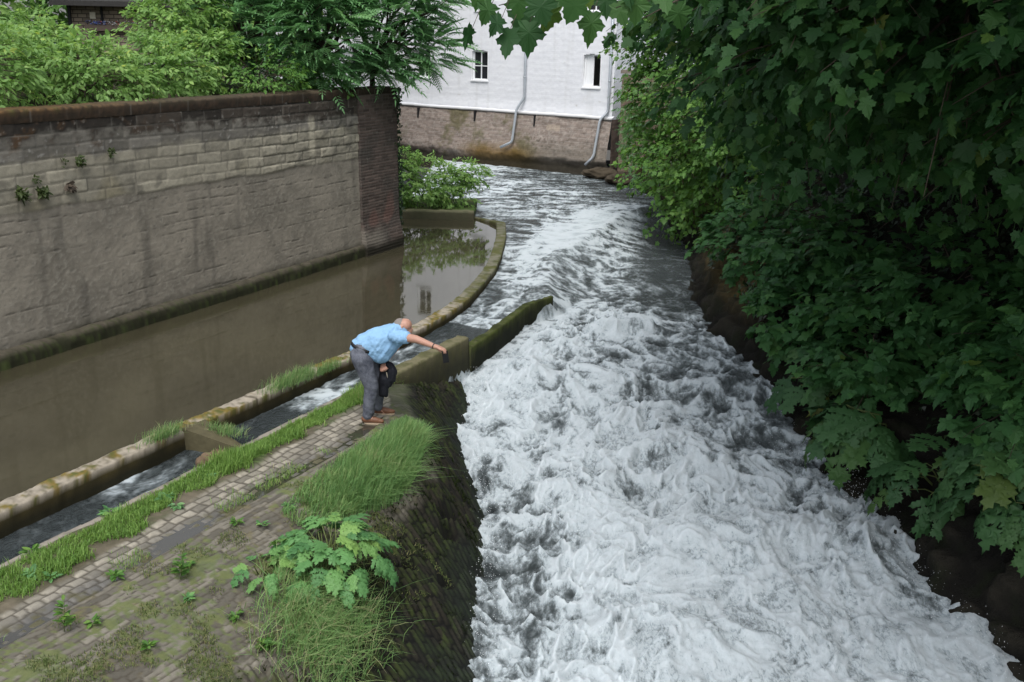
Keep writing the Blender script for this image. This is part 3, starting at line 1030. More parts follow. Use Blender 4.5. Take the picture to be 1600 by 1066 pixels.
    # coping: a mossy top course with its upper side
    us = np.arange(WU0, WU1 + .001, .025)
    prof = [(.015, 3.335), (.02, 3.36), (.022, 3.42), (.024, 3.48), (.018, 3.505), (-.005, 3.52), (-.05, 3.525), (-.12, 3.53), (-.2, 3.535), (-.28, 3.535), (-.36, 3.53), (-.45, 3.52), (-.48, 3.3)]
    pv = np.array(prof)
    Ug = np.repeat(us[:, None], len(prof), 1)
    Vg = WV + pv[None, :, 0] - .06 + 0 * Ug
    Zg = pv[None, :, 1] + 0 * Ug
    n2 = fbm(Ug * 4, Vg * 6 + Zg * 6, 101, 4)
    n3 = fbm(Ug * 14, Vg * 16 + Zg * 16, 102, 3)
    Zg = Zg + (.020 * n2 + .022 * n3) * ss(3.44, 3.52, Zg)
    Vg = Vg + .008 * n2 + .010 * n3
    c = lerp((.105, .060, .024), (.050, .034, .018), ss(-.2, .4, n3 + .4 * n2))
    c = lerp(c, (.085, .085, .025), ss(.1, .5, n2) * .5)
    c = lerp(c, (.05, .043, .032), ss(9.5, 13, Ug) * .75)
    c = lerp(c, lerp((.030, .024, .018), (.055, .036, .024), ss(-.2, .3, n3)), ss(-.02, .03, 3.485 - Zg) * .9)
    jn = np.abs((Ug / .62) - np.round(Ug / .62))
    c = lerp(c, (.12, .11, .095), ss(.02, .008, jn) * ss(3.52, 3.48, Zg) * .6)
    x, y = uv2xy(Ug, Vg)
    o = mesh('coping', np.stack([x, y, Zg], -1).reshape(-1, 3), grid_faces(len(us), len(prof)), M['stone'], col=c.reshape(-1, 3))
    put(o, root)
    # footing at the waterline
    us = np.arange(WU0, WU1 - .9, .03)
    prof = np.array([(.0, .17), (.06, .165), (.13, .14), (.16, .08), (.17, .0), (.18, -.4)])
    Ug = np.repeat(us[:, None], len(prof), 1)
    n2 = fbm(Ug * 2.5, Ug * 0 + np.arange(len(prof)) * .3, 103, 4)
    n3 = fbm(Ug * 12, Ug * 0 + np.arange(len(prof)) * 1.1, 104, 3)
    taper = np.interp(Ug, [1, 15, 18.4], [1, .9, .5])
    Vg = WV + prof[None, :, 0] * taper + .04 * n2 + .02 * n3
    Zg = prof[None, :, 1] - .02 + .04 * n2 + .02 * n3
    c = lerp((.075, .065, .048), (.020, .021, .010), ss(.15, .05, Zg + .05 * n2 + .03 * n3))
    c = lerp(c, (.035, .050, .012), ss(.05, .4, n3 + .2 * n2) * .6)
    x, y = uv2xy(Ug, Vg)
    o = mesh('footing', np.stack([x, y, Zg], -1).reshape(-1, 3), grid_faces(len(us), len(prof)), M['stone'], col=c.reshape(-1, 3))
    put(o, root)


retaining_wall()

# ------------------------------------------------------------------ ground behind the wall (left) and the steep bank (right)
def left_ground():
    us = np.arange(-4, 19.31, .2)
    vs = np.concatenate([np.arange(WV - .5, -20, -.2), np.arange(-20, -60, -1.0)])
    U, V = np.meshgrid(us, vs, indexing='ij')
    d = WV - V
    z = 3.40 + .05 * np.clip(d - .5, 0, 9) + .02 * np.clip(d - 9, 0, 30) + .12 * fbm(U * .6, V * .6, 110, 3)
    c = lerp((.075, .06, .042), (.045, .065, .022), ss(-.2, .4, fbm(U * 1.2, V * 1.2, 111, 3)))
    x, y = uv2xy(U, V)
    P = np.stack([x, y, z], -1)
    skirt = P[-1].copy()          # the far end drops to the water
    skirt[:, 2] = -1
    P = np.concatenate([P, skirt[None]], 0)
    c = np.concatenate([c, c[-1:]], 0)
    o = mesh('raised_ground', P.reshape(-1, 3), grid_faces(len(us) + 1, len(vs)), M['bankrock'], col=c.reshape(-1, 3))
    tag(o, kind='structure')


left_ground()


def left_z(x, y):
    u, v = xy2uv(x, y)
    d = WV - v
    return 3.40 + .05 * np.clip(d - .5, 0, 9) + .02 * np.clip(d - 9, 0, 30)


def right_z(x, y):
    e = x - xright(y)
    return rlevel(y) + np.where(e < .5, 1.6 * e, .8 + .95 * (np.minimum(e, 5.5) - .5) + .12 * np.maximum(e - 5.5, 0))


def right_ground():
    ys = np.concatenate([np.arange(2, 16, .04), np.arange(16, 40, .09)])
    es = np.concatenate([np.arange(-.7, 2.2, .04), np.arange(2.2, 7, .12), np.arange(7, 60, 2.0)])
    Y, E = np.meshgrid(ys, es, indexing='ij')
    X = E + xright(Y)
    z = right_z(X, Y)
    n1 = fbm(Y * .9, E * 1.8, 120, 4)
    n2 = fbm(Y * 3.6 + E, E * 6.5, 121, 4)
    crag = billow(Y * 2.0 + E * 1.2, E * 4.6, 122, 4)
    k = ss(1.6, .5, E)
    z = z + .10 * n1 + k * (.30 * (crag - .3)) + .05 * n2
    X = X - k * .28 * (crag - .3) - .1 * n1
    c = lerp((.012, .011, .009), (.030, .027, .020), ss(.2, .5, crag))
    ochre = ss(15.5, 18, Y) * ss(.15, .5, E) * ss(2.2, 1.2, E)
    c = lerp(c, lerp((.115, .085, .030), (.055, .045, .022), ss(-.2, .3, n2)), ochre * .8)
    red = ss(.2, .5, n1) * ss(.7, 1.6, E) * ss(12, 15, Y)
    c = lerp(c, (.060, .032, .022), red * .6)
    c = lerp(c, (.016, .022, .008), ss(.0, .4, n2) * .5 * (1 - ochre))
    o = mesh('riverbank', np.stack([X, Y, z], -1).reshape(-1, 3), grid_faces(len(ys), len(es))[:, ::-1], M['bankrock'], col=c.reshape(-1, 3))
    tag(o, kind='structure')


right_ground()

# ------------------------------------------------------------------ white mill building across the water
BA = np.array([-4.9, 41.88])
BDIR = norm(np.array([8.06, -5.27]))
BX = 9.93                        # right-hand corner along the facade
M['whitewall'] = m_vcol('white painted brick', .85, .2, .06, 6, .25, .006)
M['basebrick'] = m_vcol('old brick base', .92, .15, .35, 7, .5, .012)


def building():
    root = empty('white_building', (BA[0], BA[1], 0))
    root.rotation_euler = (0, 0, math.atan2(BDIR[1], BDIR[0]))
    tag(root, 'white painted brick mill building on a brown brick base rising from the river', 'building')
    wins = [(.95, 1.70, 3.0, 4.06), (3.72, 4.46, 3.0, 4.06), (8.66, 9.36, 2.95, 4.05), (.95, 1.70, 5.55, 6.65), (3.86, 4.52, 5.55, 6.65), (8.66, 9.36, 5.55, 6.65), (-2.6, -1.85, 3.0, 4.06), (-2.6, -1.85, 5.55, 6.65)]
    s = np.arange(-7, BX + .001, .03)
    s[-1] = BX
    z = np.arange(1.93, 8.6, .03)
    S, Z = np.meshgrid(s, z, indexing='ij')
    h, idd, gap = stones(S, Z, .21, .07, 130, .008, .012, 4)
    n1 = fbm(S * .9, Z * .9, 131, 4)
    n2 = fbm(S * 5, Z * 5, 132, 4)
    dy = -.005 * h - .004 * n2 - .010 * n1 - .03 * ss(2.35, 1.95, Z)
    c = lerp((.64, .65, .68), (.69, .70, .725), idd)
    c = lerp(c, (.60, .60, .60), ss(.3, .7, n2 + .4 * n1) * .5)
    c = lerp(c, (.46, .46, .45), ss(.10, .5, fbm(S * 2.6, Z * .22, 136, 4)) * .28)
    c = lerp(c, (.50, .49, .47), ss(.50, .62, fbm(S * 3, Z * 7, 133, 4)) * ss(2.9, 2.1, Z))
    arch = lambda a, b, x: .06 * (1 - ((x - (a + b) / 2) / ((b - a) / 2)) ** 2)
    cc = lambda a: (a[:-1, :-1] + a[1:, 1:]) / 2
    cs, cz = cc(S), cc(Z)
    keep = np.ones(cs.shape, bool)
    for a, b, z0, z1 in wins:
        keep &= ~((cs > a) & (cs < b) & (cz > z0) & (cz < z1 + arch(a, b, cs)))
    P = np.stack([S, dy, Z], -1).reshape(-1, 3)
    V, Q, Cc = compact(P, grid_faces(len(s), len(z), keep), c.reshape(-1, 3))
    mesh('wall', V, Q, M['whitewall'], root, col=Cc)
    # side wall that runs back from the corner
    y = np.arange(0, 9, .06)
    z = np.arange(-.3, 8.6, .06)
    Y, Z = np.meshgrid(y, z, indexing='ij')
    h, idd, gap = stones(Y, Z, .21, .07, 134, .01, .01, 4)
    c = lerp((.66, .68, .72), (.72, .74, .77), idd)
    cy, cz = cc(Y), cc(Z)
    keep = ~((cy > 2.25) & (cy < 2.95) & (cz > 3.3) & (cz < 4.15))
    P = np.stack([BX + .006 * h + .008 * fbm(Y * 4, Z * 4, 135, 3), Y, Z], -1).reshape(-1, 3)
    V, Q, Cc = compact(P, grid_faces(len(y), len(z), keep), c.reshape(-1, 3))
    mesh('wall', V, Q, M['whitewall'], root, col=Cc)
    # back, far end and roof
    Acc().box((-7, 8.95, -.3), (BX - .05, 9.2, 8.6)).box((-7.2, .1, -.3), (-7, 9.2, 8.6)).build('rear_wall', M['whitepaint'], root, False)
    rf = Acc()
    rf.add(np.array([(-7.4, -.35, 8.5), (BX + .3, -.35, 8.5), (BX + .3, 4.6, 11.8), (-7.4, 4.6, 11.8), (-7.4, 9.5, 8.5), (BX + .3, 9.5, 8.5)]), [np.array([[0, 1, 2, 3], [3, 2, 5, 4]]), np.array([[0, 3, 4], [1, 5, 2]])])
    rf.build('roof', M['darkroof'], root, False)
    # brick base, leaning out towards the water
    s = np.arange(-7, BX + .06, .035)
    z = np.arange(-.5, 1.89, .03)
    S, Z = np.meshgrid(s, z, indexing='ij')
    h, idd, gap = stones(S, Z, .215, .072, 140, .009, .02, 3)
    n1 = fbm(S * .8, Z * .9, 141, 4)
    n2 = fbm(S * 3.5, Z * 4, 142, 4)
    n3 = fbm(S * 10, Z * 10, 143, 3)
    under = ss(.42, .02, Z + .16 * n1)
    dy = -.10 - .42 * (1.9 - Z) / 1.9 - .012 * h - .05 * n1 - .03 * n2 + .20 * under
    c = lerp(lerp((.14, .108, .092), (.27, .215, .185), idd), (.235, .20, .172), .40 + 0 * S)
    c = lerp(c, (.30, .265, .235), ss(.0, .5, n2 + n1 * .4) * .55)
    c = lerp(c, (.33, .30, .27), gap * .5)
    c = lerp(c, (.085, .078, .030), ss(.05, .5, perlin(S * .6, Z * .5, 144) + .5 * n2) * .75)
    c = lerp(c, (.13, .078, .018), ss(.85, .35, Z + .2 * n1) * ss(3, 4.5, S) * ss(8, 6, S) * .85)
    c = lerp(c, (.15, .135, .11), ss(1.3, .6, Z + .3 * n1) * ss(6, 7.5, S) * .6)
    c = lerp(c, (.055, .045, .030), ss(.25, .5, n3 + .4 * n1) * .5)
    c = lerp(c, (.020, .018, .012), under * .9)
    pale = (S > 7.3) & (S < 7.9) & (Z > 1.35) & (Z < 1.56)
    c = lerp(c, (.30, .25, .20), pale * .8)
    mesh('brick_base', np.stack([S, dy, Z], -1).reshape(-1, 3), grid_faces(len(s), len(z)), M['basebrick'], root, col=c.reshape(-1, 3))
    y = np.arange(-.12, 4, .05)
    Y, Z = np.meshgrid(y, z, indexing='ij')
    h, idd, gap = stones(Y, Z, .215, .072, 145, .009, .02, 3)
    c = lerp((.105, .078, .066), (.19, .145, .12), idd)
    mesh('brick_base', np.stack([BX + .05 + .01 * h, Y, Z], -1).reshape(-1, 3), grid_faces(len(y), len(z)), M['basebrick'], root, col=c.reshape(-1, 3))
    # sloping ledge between base and white wall
    s = np.arange(-7, BX + .08, .05)
    prof = np.array([(-.12, 1.84), (-.155, 1.86), (-.15, 1.90), (-.06, 1.955), (.02, 1.99)])
    sag = .02 * fbm(s * 1.2, s * 0, 150, 3)
    P = np.stack([np.repeat(s[:, None], 5, 1), prof[None, :, 0] + 0 * s[:, None], prof[None, :, 1] + sag[:, None]], -1)
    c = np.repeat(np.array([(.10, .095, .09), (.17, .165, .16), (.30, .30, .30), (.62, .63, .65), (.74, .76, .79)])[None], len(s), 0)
    mesh('ledge', P.reshape(-1, 3), grid_faces(len(s), 5), M['whitewall'], root, col=c.reshape(-1, 3))
    # windows
    for k, (a, b, z0, z1) in enumerate(wins):
        openw = k == 2
        fr = Acc()
        t = .055
        y0, y1 = .10, .16
        top = z1 + .06
        fr.box((a, y0, z0), (a + t, y1, top)).box((b - t, y0, z0), (b, y1, top)).box((a + t, y0 + .002, z0), (b - t, y1, z0 + t)).box((a + t, y0 + .002, z1 - .02), (b - t, y1, top))
        if not openw:
            mx = (a + b) / 2
            fr.box((mx - .02, y0 + .008, z0 + t), (mx + .02, y1, z1 - .02))
            for q in ((z0 + z1) / 2,):
                fr.box((a + t, y0 + .012, q - .016), (mx - .02, y1, q + .016)).box((mx + .02, y0 + .012, q - .016), (b - t, y1, q + .016))
        w = fr.build('window', M['whitepaint'], root, False)
        rv = Acc()
        rv.box((a - .02, -.01, z0 - .02), (a, .26, top)).box((b, -.01, z0 - .02), (b + .02, .26, top)).box((a, .0, top), (b, .26, top + .02))
        rv.build('reveal', M['whitepaint'], w, False)
        sl_ = Acc().box((a - .05, -.05, z0 - .05), (b + .05, .14, z0))
        sl_.build('sill', M['whitepaint'], w, False)
        if openw:      # one white shutter leaf, the other half open on the dark room
            Acc().box((a + t, .13, z0 + t), (a + .36, .155, z1)).build('shutter', M['whitepaint'], w, False)
            Acc().box((a + .36, .50, z0 + .02), (b + .3, .52, z1)).box((b + .01, .26, z0), (b + .03, .5, z1)).build('dark_room', M['black'], w, False)
        else:
            Acc().box((a + t, .135, z0 + t), (b - t, .145, z1)).build('pane', M['glass'], w, False)
    w = Acc().box((BX - .10, 2.25, 3.3), (BX - .05, 2.31, 4.15)).box((BX - .10, 2.89, 3.3), (BX - .05, 2.95, 4.15)).box((BX - .10, 2.57, 3.3), (BX - .05, 2.62, 4.15)).build('window', M['whitepaint'], root, False)
    Acc().box((BX - .13, 2.25, 3.3), (BX - .11, 2.95, 4.15)).build('pane', M['glass'], w, False)
    # downpipes
    def smoothpipe(pts):
        out = []
        for i in range(len(pts)):
            p = np.array(pts[i], float)
            if 0 < i < len(pts) - 1:
                a, b = np.array(pts[i - 1], float), np.array(pts[i + 1], float)
                da, db = min(.12, np.linalg.norm(a - p) / 2.2), min(.12, np.linalg.norm(b - p) / 2.2)
                p0, p2 = p + norm(a - p) * da, p + norm(b - p) * db
                for t in np.linspace(0, 1, 6):
                    out.append((1 - t) ** 2 * p0 + 2 * t * (1 - t) * p + t * t * p2)
            else:
                out.append(p)
        return np.array(out)
    for pts in ([(6.22, -.09, 8.5), (6.22, -.09, 2.46), (5.99, -.26, 2.02), (5.95, -.46, .82), (5.52, -.62, .60)],
                [(9.80, -.09, 8.5), (9.80, -.09, 2.14), (9.58, -.27, 1.86), (9.52, -.52, .56), (9.27, -.68, .26)]):
        dp = Acc().tube(smoothpipe(pts), .05, 10).build('downpipe', M['zinc'], root)
        for zz in (3.2, 4.7, 6.2, 7.7):
            x = pts[0][0]
            Acc().tube([(x, -.09, zz - .02), (x, -.09, zz + .02)], .062, 10).build('bracket', M['zinc'], dp)
    # iron wall anchors
    for x, zc in ((1.22, 1.62), (4.02, 1.66), (6.77, 1.64)):
        Acc().box((x - .025, -.24, zc - .2), (x + .025, -.10, zc + .2)).build('wall_anchor', M['black'], root, False)
    Acc().box((BX + .0, 1.65, 4.35), (BX + .035, 1.71, 4.95)).build('wall_anchor', M['black'], root, False)


building()

# brown garden wall beside the building
def garden_wall():
    a, b = np.array([3.62, 35.75]), np.array([9.5, 33.6])
    L = np.linalg.norm(b - a)
    root = empty('garden_wall', (a[0], a[1], 0))
    root.rotation_euler = (0, 0, math.atan2(b[1] - a[1], b[0] - a[0]))
    s = np.concatenate([[0], np.arange(0, L, .04)])
    z = np.arange(-.4, 3.5, .03)
    S, Z = np.meshgrid(s, z, indexing='ij')
    h, idd, gap = stones(S, Z, .22, .075, 160, .01, .02, 3)
    n2 = fbm(S * 3, Z * 3, 161, 4)
    c = lerp((.11, .085, .065), (.19, .15, .11), idd)
    c = lerp(c, (.09, .085, .035), ss(0, .4, n2) * .6)
    yy = -.012 * h - .02 * n2
    yy[0] = .4
    mesh('brickwork', np.stack([S, yy, Z], -1).reshape(-1, 3), grid_faces(len(s), len(z)), M['basebrick'], root, col=c.reshape(-1, 3))
    Acc().box((-.05, -.06, 3.5), (L, .44, 3.62)).build('coping', m_plain('stone coping', (.17, .145, .12), .9, .2, .35, 7), root, False)
    tag(root, 'brown brick garden wall with flat stone coping beside the white building, half hidden by leaves', 'wall')


garden_wall()

for k, (x, y, rx, ry, rz, lab) in enumerate(((3.05, 35.75, .6, .3, .30, 'brown rock at the water under the end of the right-hand downpipe'), (3.75, 34.3, .62, .5, .34, 'broad brown rock ledge at the water below the leafy sycamore'))):
    o = rock('riverside_rock', (x, y, .02), (rx, ry, rz), 60 + k, M['brownrock'], .7)
    tag(o, lab, 'rock', 'rocks at the foot of the building')
# masonry ledge with the shrub at the far end of the pool
def island():
    xs = np.arange(-4.6, -1.05, .05)
    ys = np.arange(26.55, 28.7, .05)
    X, Y = np.meshgrid(xs, ys, indexing='ij')
    n = fbm(X * 2, Y * 2, 170, 4)
    n2 = fbm(X * 8, Y * 8, 171, 3)
    Z = .15 + .05 * n + .02 * n2
    c = lerp((.075, .085, .025), (.055, .10, .022), ss(-.2, .3, n))
    c = lerp(c, (.16, .145, .10), ss(26.75, 26.62, Y) * .7)
    X = np.concatenate([X[:1], X, X[-1:], X[-1:]], 0)
    Y = np.concatenate([Y[:1], Y, Y[-1:], Y[-1:]], 0)
    Z = np.concatenate([Z[:1] - 1, Z, Z[-1:] - .1, Z[-1:] - 1], 0)
    c = np.concatenate([c[:1], c, c[-1:] * .6, c[-1:] * .2], 0)
    fx, fy, fz, fc = X[:, :1], Y[:, :1] - .01, Z[:, :1], c[:, :1]
    X = np.concatenate([fx, fx, X, X[:, -1:]], 1)
    Y = np.concatenate([fy, fy - .01, Y, Y[:, -1:]], 1)
    Z = np.concatenate([fz - .9, fz - .07, Z, Z[:, -1:] - 1], 1)
    c = np.concatenate([fc * .15, fc * .5, c, c[:, -1:] * .3], 1)
    o = mesh('stone_ledge', np.stack([X, Y, Z], -1).reshape(-1, 3), grid_faces(X.shape[0], X.shape[1])[:, ::-1], M['stone'], col=c.reshape(-1, 3))
    tag(o, 'low mossy stone ledge at the far end of the pool, carrying the bright green shrub', 'ledge')


island()

# stone shed, flower box and railing on the raised ground at the top left
def shed():
    root = empty('stone_shed', (-12.95, 30, 3.8))
    a = Acc().box((.08, 0, 0), (3.2, 2.5, 1.45))
    t = NT('shed stone')
    bk = t.n('TexBrick')
    mp = t.mapped((1, 1, 1), (math.pi / 2, 0, 0))
    t.t.links.new(mp, bk.inputs['Vector'])
    bk.inputs['Scale'].default_value = 1
    bk.inputs['Brick Width'].default_value = .26
    bk.inputs['Row Height'].default_value = .11
    bk.inputs['Mortar Size'].default_value = .012
    bk.inputs['Color1'].default_value = C(.16, .13, .10)
    bk.inputs['Color2'].default_value = C(.26, .21, .16)
    bk.inputs['Mortar'].default_value = C(.06, .05, .04)
    m = t.end(t.bsdf(bk.outputs['Color'], .9, .2, t.bump(t.noise(12, 5), .5, .02)))
    a.build('stone_wall', m, root, False)
    Acc().box((0, -.06, 0), (.08, .06, 1.48)).build('post', M['black'], root, False)
    Acc().box((.95, -.07, 1.0), (1.0, -.005, 1.46)).build('pipe', M['black'], root, False)
    rf = Acc()
    rf.add(np.array([(-.3, -.5, 1.42), (3.6, -.5, 1.42), (3.6, 1.3, 2.5), (-.3, 1.3, 2.5), (-.3, 3.0, 1.42), (3.6, 3.0, 1.42), (-.3, -.5, 1.56), (3.6, -.5, 1.56), (3.6, 1.3, 2.64), (-.3, 1.3, 2.64), (-.3, 3.0, 1.56), (3.6, 3.0, 1.56)]),
           np.array([[0, 3, 2, 1], [3, 4, 5, 2], [6, 7, 8, 9], [9, 8, 11, 10], [0, 1, 7, 6], [4, 10, 11, 5], [1, 2, 8, 7], [2, 5, 11, 8], [0, 6, 9, 3], [3, 9, 10, 4]]))
    rf.build('roof', M['darkroof'], root, False)
    Acc().box((.62, -.03, 1.08), (.78, -.004, 1.26)).build('wall_plate', m_plain('pale plate', (.55, .50, .40)), root, False)
    tag(root, 'small stone shed with dark overhanging roof behind the yellow green shrubs', 'shed')
    fb = empty('flower_box', (-12.45, 29.86, 4.55))
    Acc().box((0, 0, 0), (1.5, .13, .16)).build('box', m_plain('old wood box', (.10, .075, .06)), fb, False)
    r = np.random.default_rng(3)
    for nm, colr, n in (('white_flowers', (.6, .6, .62), 60), ('blue_flowers', (.14, .2, .55), 45), ('red_flowers', (.5, .06, .05), 14)):
        f = Acc()
        for k in range(n):
            p = np.array((r.uniform(.02, 1.48 if nm != 'blue_flowers' else .6), r.uniform(-.03, .15), r.uniform(.16, .27)))
            s = .03
            f.add(p + s * np.array([(1, 0, 0), (0, 1, .3), (-1, 0, 0), (0, -1, .3), (0, 0, .9)]), [np.array([[0, 1, 4], [1, 2, 4], [2, 3, 4], [3, 0, 4]])])
        tag(f.build(nm, m_plain(nm, colr, .7), fb), kind='stuff')
    tag(fb, 'wooden flower box with white and blue flowers fixed to the stone shed wall', 'flower box')
    rl = empty('railing', (-15, 26, 3.8))
    a = Acc()
    for zz in (.36, .46, .56):
        a.tube([(0, 0, zz + .06), (4.2, -.4, zz - .04)], .022, 6)
    a.build('rail', M['rail'], rl)
    for k in range(4):
        x = .3 + k * 1.2
        Acc().tube([(x, -.095 * x, 0), (x, -.095 * x, .60)], .028, 6).build('post', M['rail'], rl)
    tag(rl, 'grey blue steel pipe railing behind the shrubs at the far left', 'railing')


shed()

# ------------------------------------------------------------------ leaves, sprays, crowns
def outline_template(half, fold=.12, curl=.25, base=(0, .32)):
    """half outline (x>=0) from base to tip -> fan of triangles; leaf along +Y, facing +Z"""
    h = np.array(half, float)
    pts = np.concatenate([h, (h[1:-1] * (-1, 1))[::-1]])
    v = np.concatenate([[base], pts])
    z = fold * np.abs(v[:, 0]) - curl * v[:, 1] ** 2 - .25 * np.abs(v[:, 0]) ** 2
    n = len(pts)
    f = np.array([[0, 1 + i, 1 + (i + 1) % n] for i in range(n)])
    return np.column_stack([v, z]), f[:, [0, 2, 1]]


T_MAPLE = outline_template([(0, 0), (.14, -.08), (.30, -.04), (.44, -.08), (.38, .06), (.32, .15), (.44, .20), (.48, .27), (.64, .34), (.55, .42), (.50, .53), (.36, .52), (.28, .56), (.34, .68), (.24, .74), (.20, .86), (.10, .88), (0, 1.04)])
T_SYC = outline_template([(0, 0), (.38, -.04), (.30, .17), (.58, .40), (.30, .54), (.24, .76), (0, 1.0)])
T_OVAL = outline_template([(0, 0), (.22, .22), (.27, .5), (.14, .82), (0, 1.0)], .2, .2, (0, .45))
T_IVY = outline_template([(0, 0), (.38, .05), (.26, .40), (.1, .7), (0, 1.0)], .1, .1)


def template_frond(pairs=10, L=1.0):
    """pinnate frond: rachis with paired lance-shaped leaflets, drooping to the tip"""
    V, F = [], []

    def leaflet(p, d, ln, w):
        d = norm(np.array(d))
        s = norm(np.cross(d, (0, 0, 1.)))
        i = len(V)
        for a, b, zz in ((0, 0, 0), (.35, .5, .03), (.35, -.5, .03), (.45, 0, -.01), (.75, .34, -.03), (.75, -.34, -.03), (1, 0, -.10)):
            V.append(np.array(p) + d * a * ln + s * b * w + np.array((0, 0, zz * ln)))
        F.extend([(i, i + 3, i + 1), (i, i + 2, i + 3), (i + 1, i + 3, i + 4), (i + 3, i + 2, i + 5), (i + 3, i + 6, i + 4), (i + 3, i + 5, i + 6)])
    for k in range(pairs):
        t = .12 + .84 * k / (pairs - 1)
        y, z = t * L, -.38 * t * t * L
        ln = (.26 - .12 * abs(t - .45) ** 1.2 * 2) * L
        for sg in (-1, 1):
            leaflet((0, y + .02 * sg, z), (sg * 1.0, .38 + .4 * t, -.22), ln, .42 * ln)
    leaflet((0, L * .98, -.37 * L), (0, 1, -.7), .2 * L, .06 * L)
    i = len(V)
    for t in (0, .33, .66, 1):
        for sg in (-1, 1):
            V.append(np.array((sg * .006, t * L, -.38 * t * t * L)))
    F += [(i + 2 * k, i + 2 * k + 1, i + 2 * k + 3) for k in range(3)] + [(i + 2 * k, i + 2 * k + 3, i + 2 * k + 2) for k in range(3)]
    return np.array(V), np.array(F)


T_FROND = template_frond()


def template_hogweed(seed=0, lobes=4, cut=.62):
    """big deeply cut leaf: pairs of toothed lobes on a midrib"""
    r = np.random.default_rng(seed)
    V, F = [], []

    def lobe(p, d, ln, w, z0):
        d = norm(np.array(d + (0,), float)[:3])
        s = np.array((-d[1], d[0], 0))
        n = 11
        i = len(V)
        tt = np.linspace(0, 1, n)
        for k, t in enumerate(tt):
            prof = (math.sin(math.pi * min(1, t * 1.02 + .10)) ** .7) * (1 - .30 * t)
            tooth = (1 + .30 * (1 if k % 2 else -1) * (t > .12))
            hw = w * prof * tooth * (1 + .15 * r.normal())
            fwd = .10 * ln * (k % 2)
            c = np.array(p) + d * t * ln
            dz = z0 - .22 * t * t * ln + .03 * r.normal() * ln
            for q in (-1, -.5, 0, .5, 1):
                pt = c + s * q * hw + d * fwd * abs(q)
                V.append(np.array((pt[0], pt[1], dz + .22 * abs(q) * hw - (.06 * ln if abs(q) == 1 else 0))))
        for k in range(n - 1):
            for q in range(4):
                a = i + k * 5 + q
                F.extend([(a, a + 1, a + 6), (a, a + 6, a + 5)])
    lobe((0, .62, 0), (0, 1), .46, .17, -.02)
    for k in range(lobes):
        t = .12 + .56 * k / max(1, lobes - 1)
        ln = .50 - .16 * k / max(1, lobes - 1) + .04 * r.normal()
        for sg in (-1, 1):
            a = math.radians(62 - 22 * t + 6 * r.normal())
            lobe((0, t + .015 * sg, 0), (sg * math.sin(a), math.cos(a)), ln * 1.08, (.118 if k else .13) * (1.25 - cut * .4), .0)
    i = len(V)
    for t in (0, .3, .7):
        for sg in (-1, 1):
            V.append(np.array((sg * .035, t, -.01)))
    F += [(i, i + 1, i + 3), (i, i + 3, i + 2), (i + 2, i + 3, i + 5), (i + 2, i + 5, i + 4)]
    V = np.array(V)
    V[:, 2] -= .20 * V[:, 1] ** 2
    return V / 1.08, np.array(F)


T_HOG = [template_hogweed(1), template_hogweed(2, 3), template_hogweed(3, 4)]


def leaf_geo(tmpl, pos, dr, nr, size):
    tv, tf = tmpl
    vr = np.random.default_rng(len(pos))
    wv = vr.uniform(.72, 1.12, (len(pos), 1, 1))
    cv = vr.uniform(.2, 1.9, (len(pos), 1, 1))
    dr = norm(dr)
    nr = norm(nr - (nr * dr).sum(-1, keepdims=True) * dr)
    sd = np.cross(dr, nr)
    V = pos[:, None] + size[:, None, None] * (wv * tv[None, :, 0:1] * sd[:, None] + tv[None, :, 1:2] * dr[:, None] + cv * tv[None, :, 2:3] * nr[:, None])
    F = tf[None] + (np.arange(len(pos)) * len(tv))[:, None, None]
    return V.reshape(-1, 3), F.reshape(-1, 3)


def leaf_obj(name, parts, mat, parent=None, loc=None, smooth=False):
    """parts: list of (template, pos, dir, normal, size, rnd) in world coordinates"""
    V, F, R, n = [], [], [], 0
    for tm, p, d, nr, s, rd in parts:
        v, f = leaf_geo(tm, p, d, nr, s)
        V.append(v)
        F.append(f + n)
        R.append(np.repeat(rd, len(tm[0])))
        n += len(v)
    o = mesh(name, np.concatenate(V), [np.concatenate(F)], mat, None, smooth, {'rnd': np.concatenate(R)})
    if parent is not None:
        put(o, parent)
    return o


def sprays(orig, out, L, W, per, leaf, r, droop=.5, tone=None, up=.9):
    n = len(orig)
    out = norm(out)
    side = norm(np.cross(out, np.array([0, 0, 1.])))
    t = r.random((n, per)) ** .8
    s = r.uniform(-1, 1, (n, per)) * (1.05 - .6 * t)
    Ls = L * r.uniform(.7, 1.25, (n, 1))
    pos = orig[:, None] + out[:, None] * (t * Ls)[..., None] + side[:, None] * (s * W)[..., None]
    pos[..., 2] -= droop * t * t * Ls * .55
    pos += r.normal(0, .05 * L, pos.shape)
    d = out[:, None] * .8 + side[:, None] * (s * 1.3)[..., None] + r.normal(0, .35, pos.shape)
    d[..., 2] -= droop * (.5 + .5 * t)
    nr = out[:, None] * .45 + r.normal(0, .33, pos.shape)
    nr[..., 2] += up
    sz = leaf * r.uniform(.42, 1.3, (n, per))
    tn = (np.zeros(n) if tone is None else tone)[:, None] + r.uniform(0, 1, (n, per)) * .62
    return pos.reshape(-1, 3), d.reshape(-1, 3), nr.reshape(-1, 3), sz.reshape(-1), np.clip(tn.reshape(-1), 0, 1)


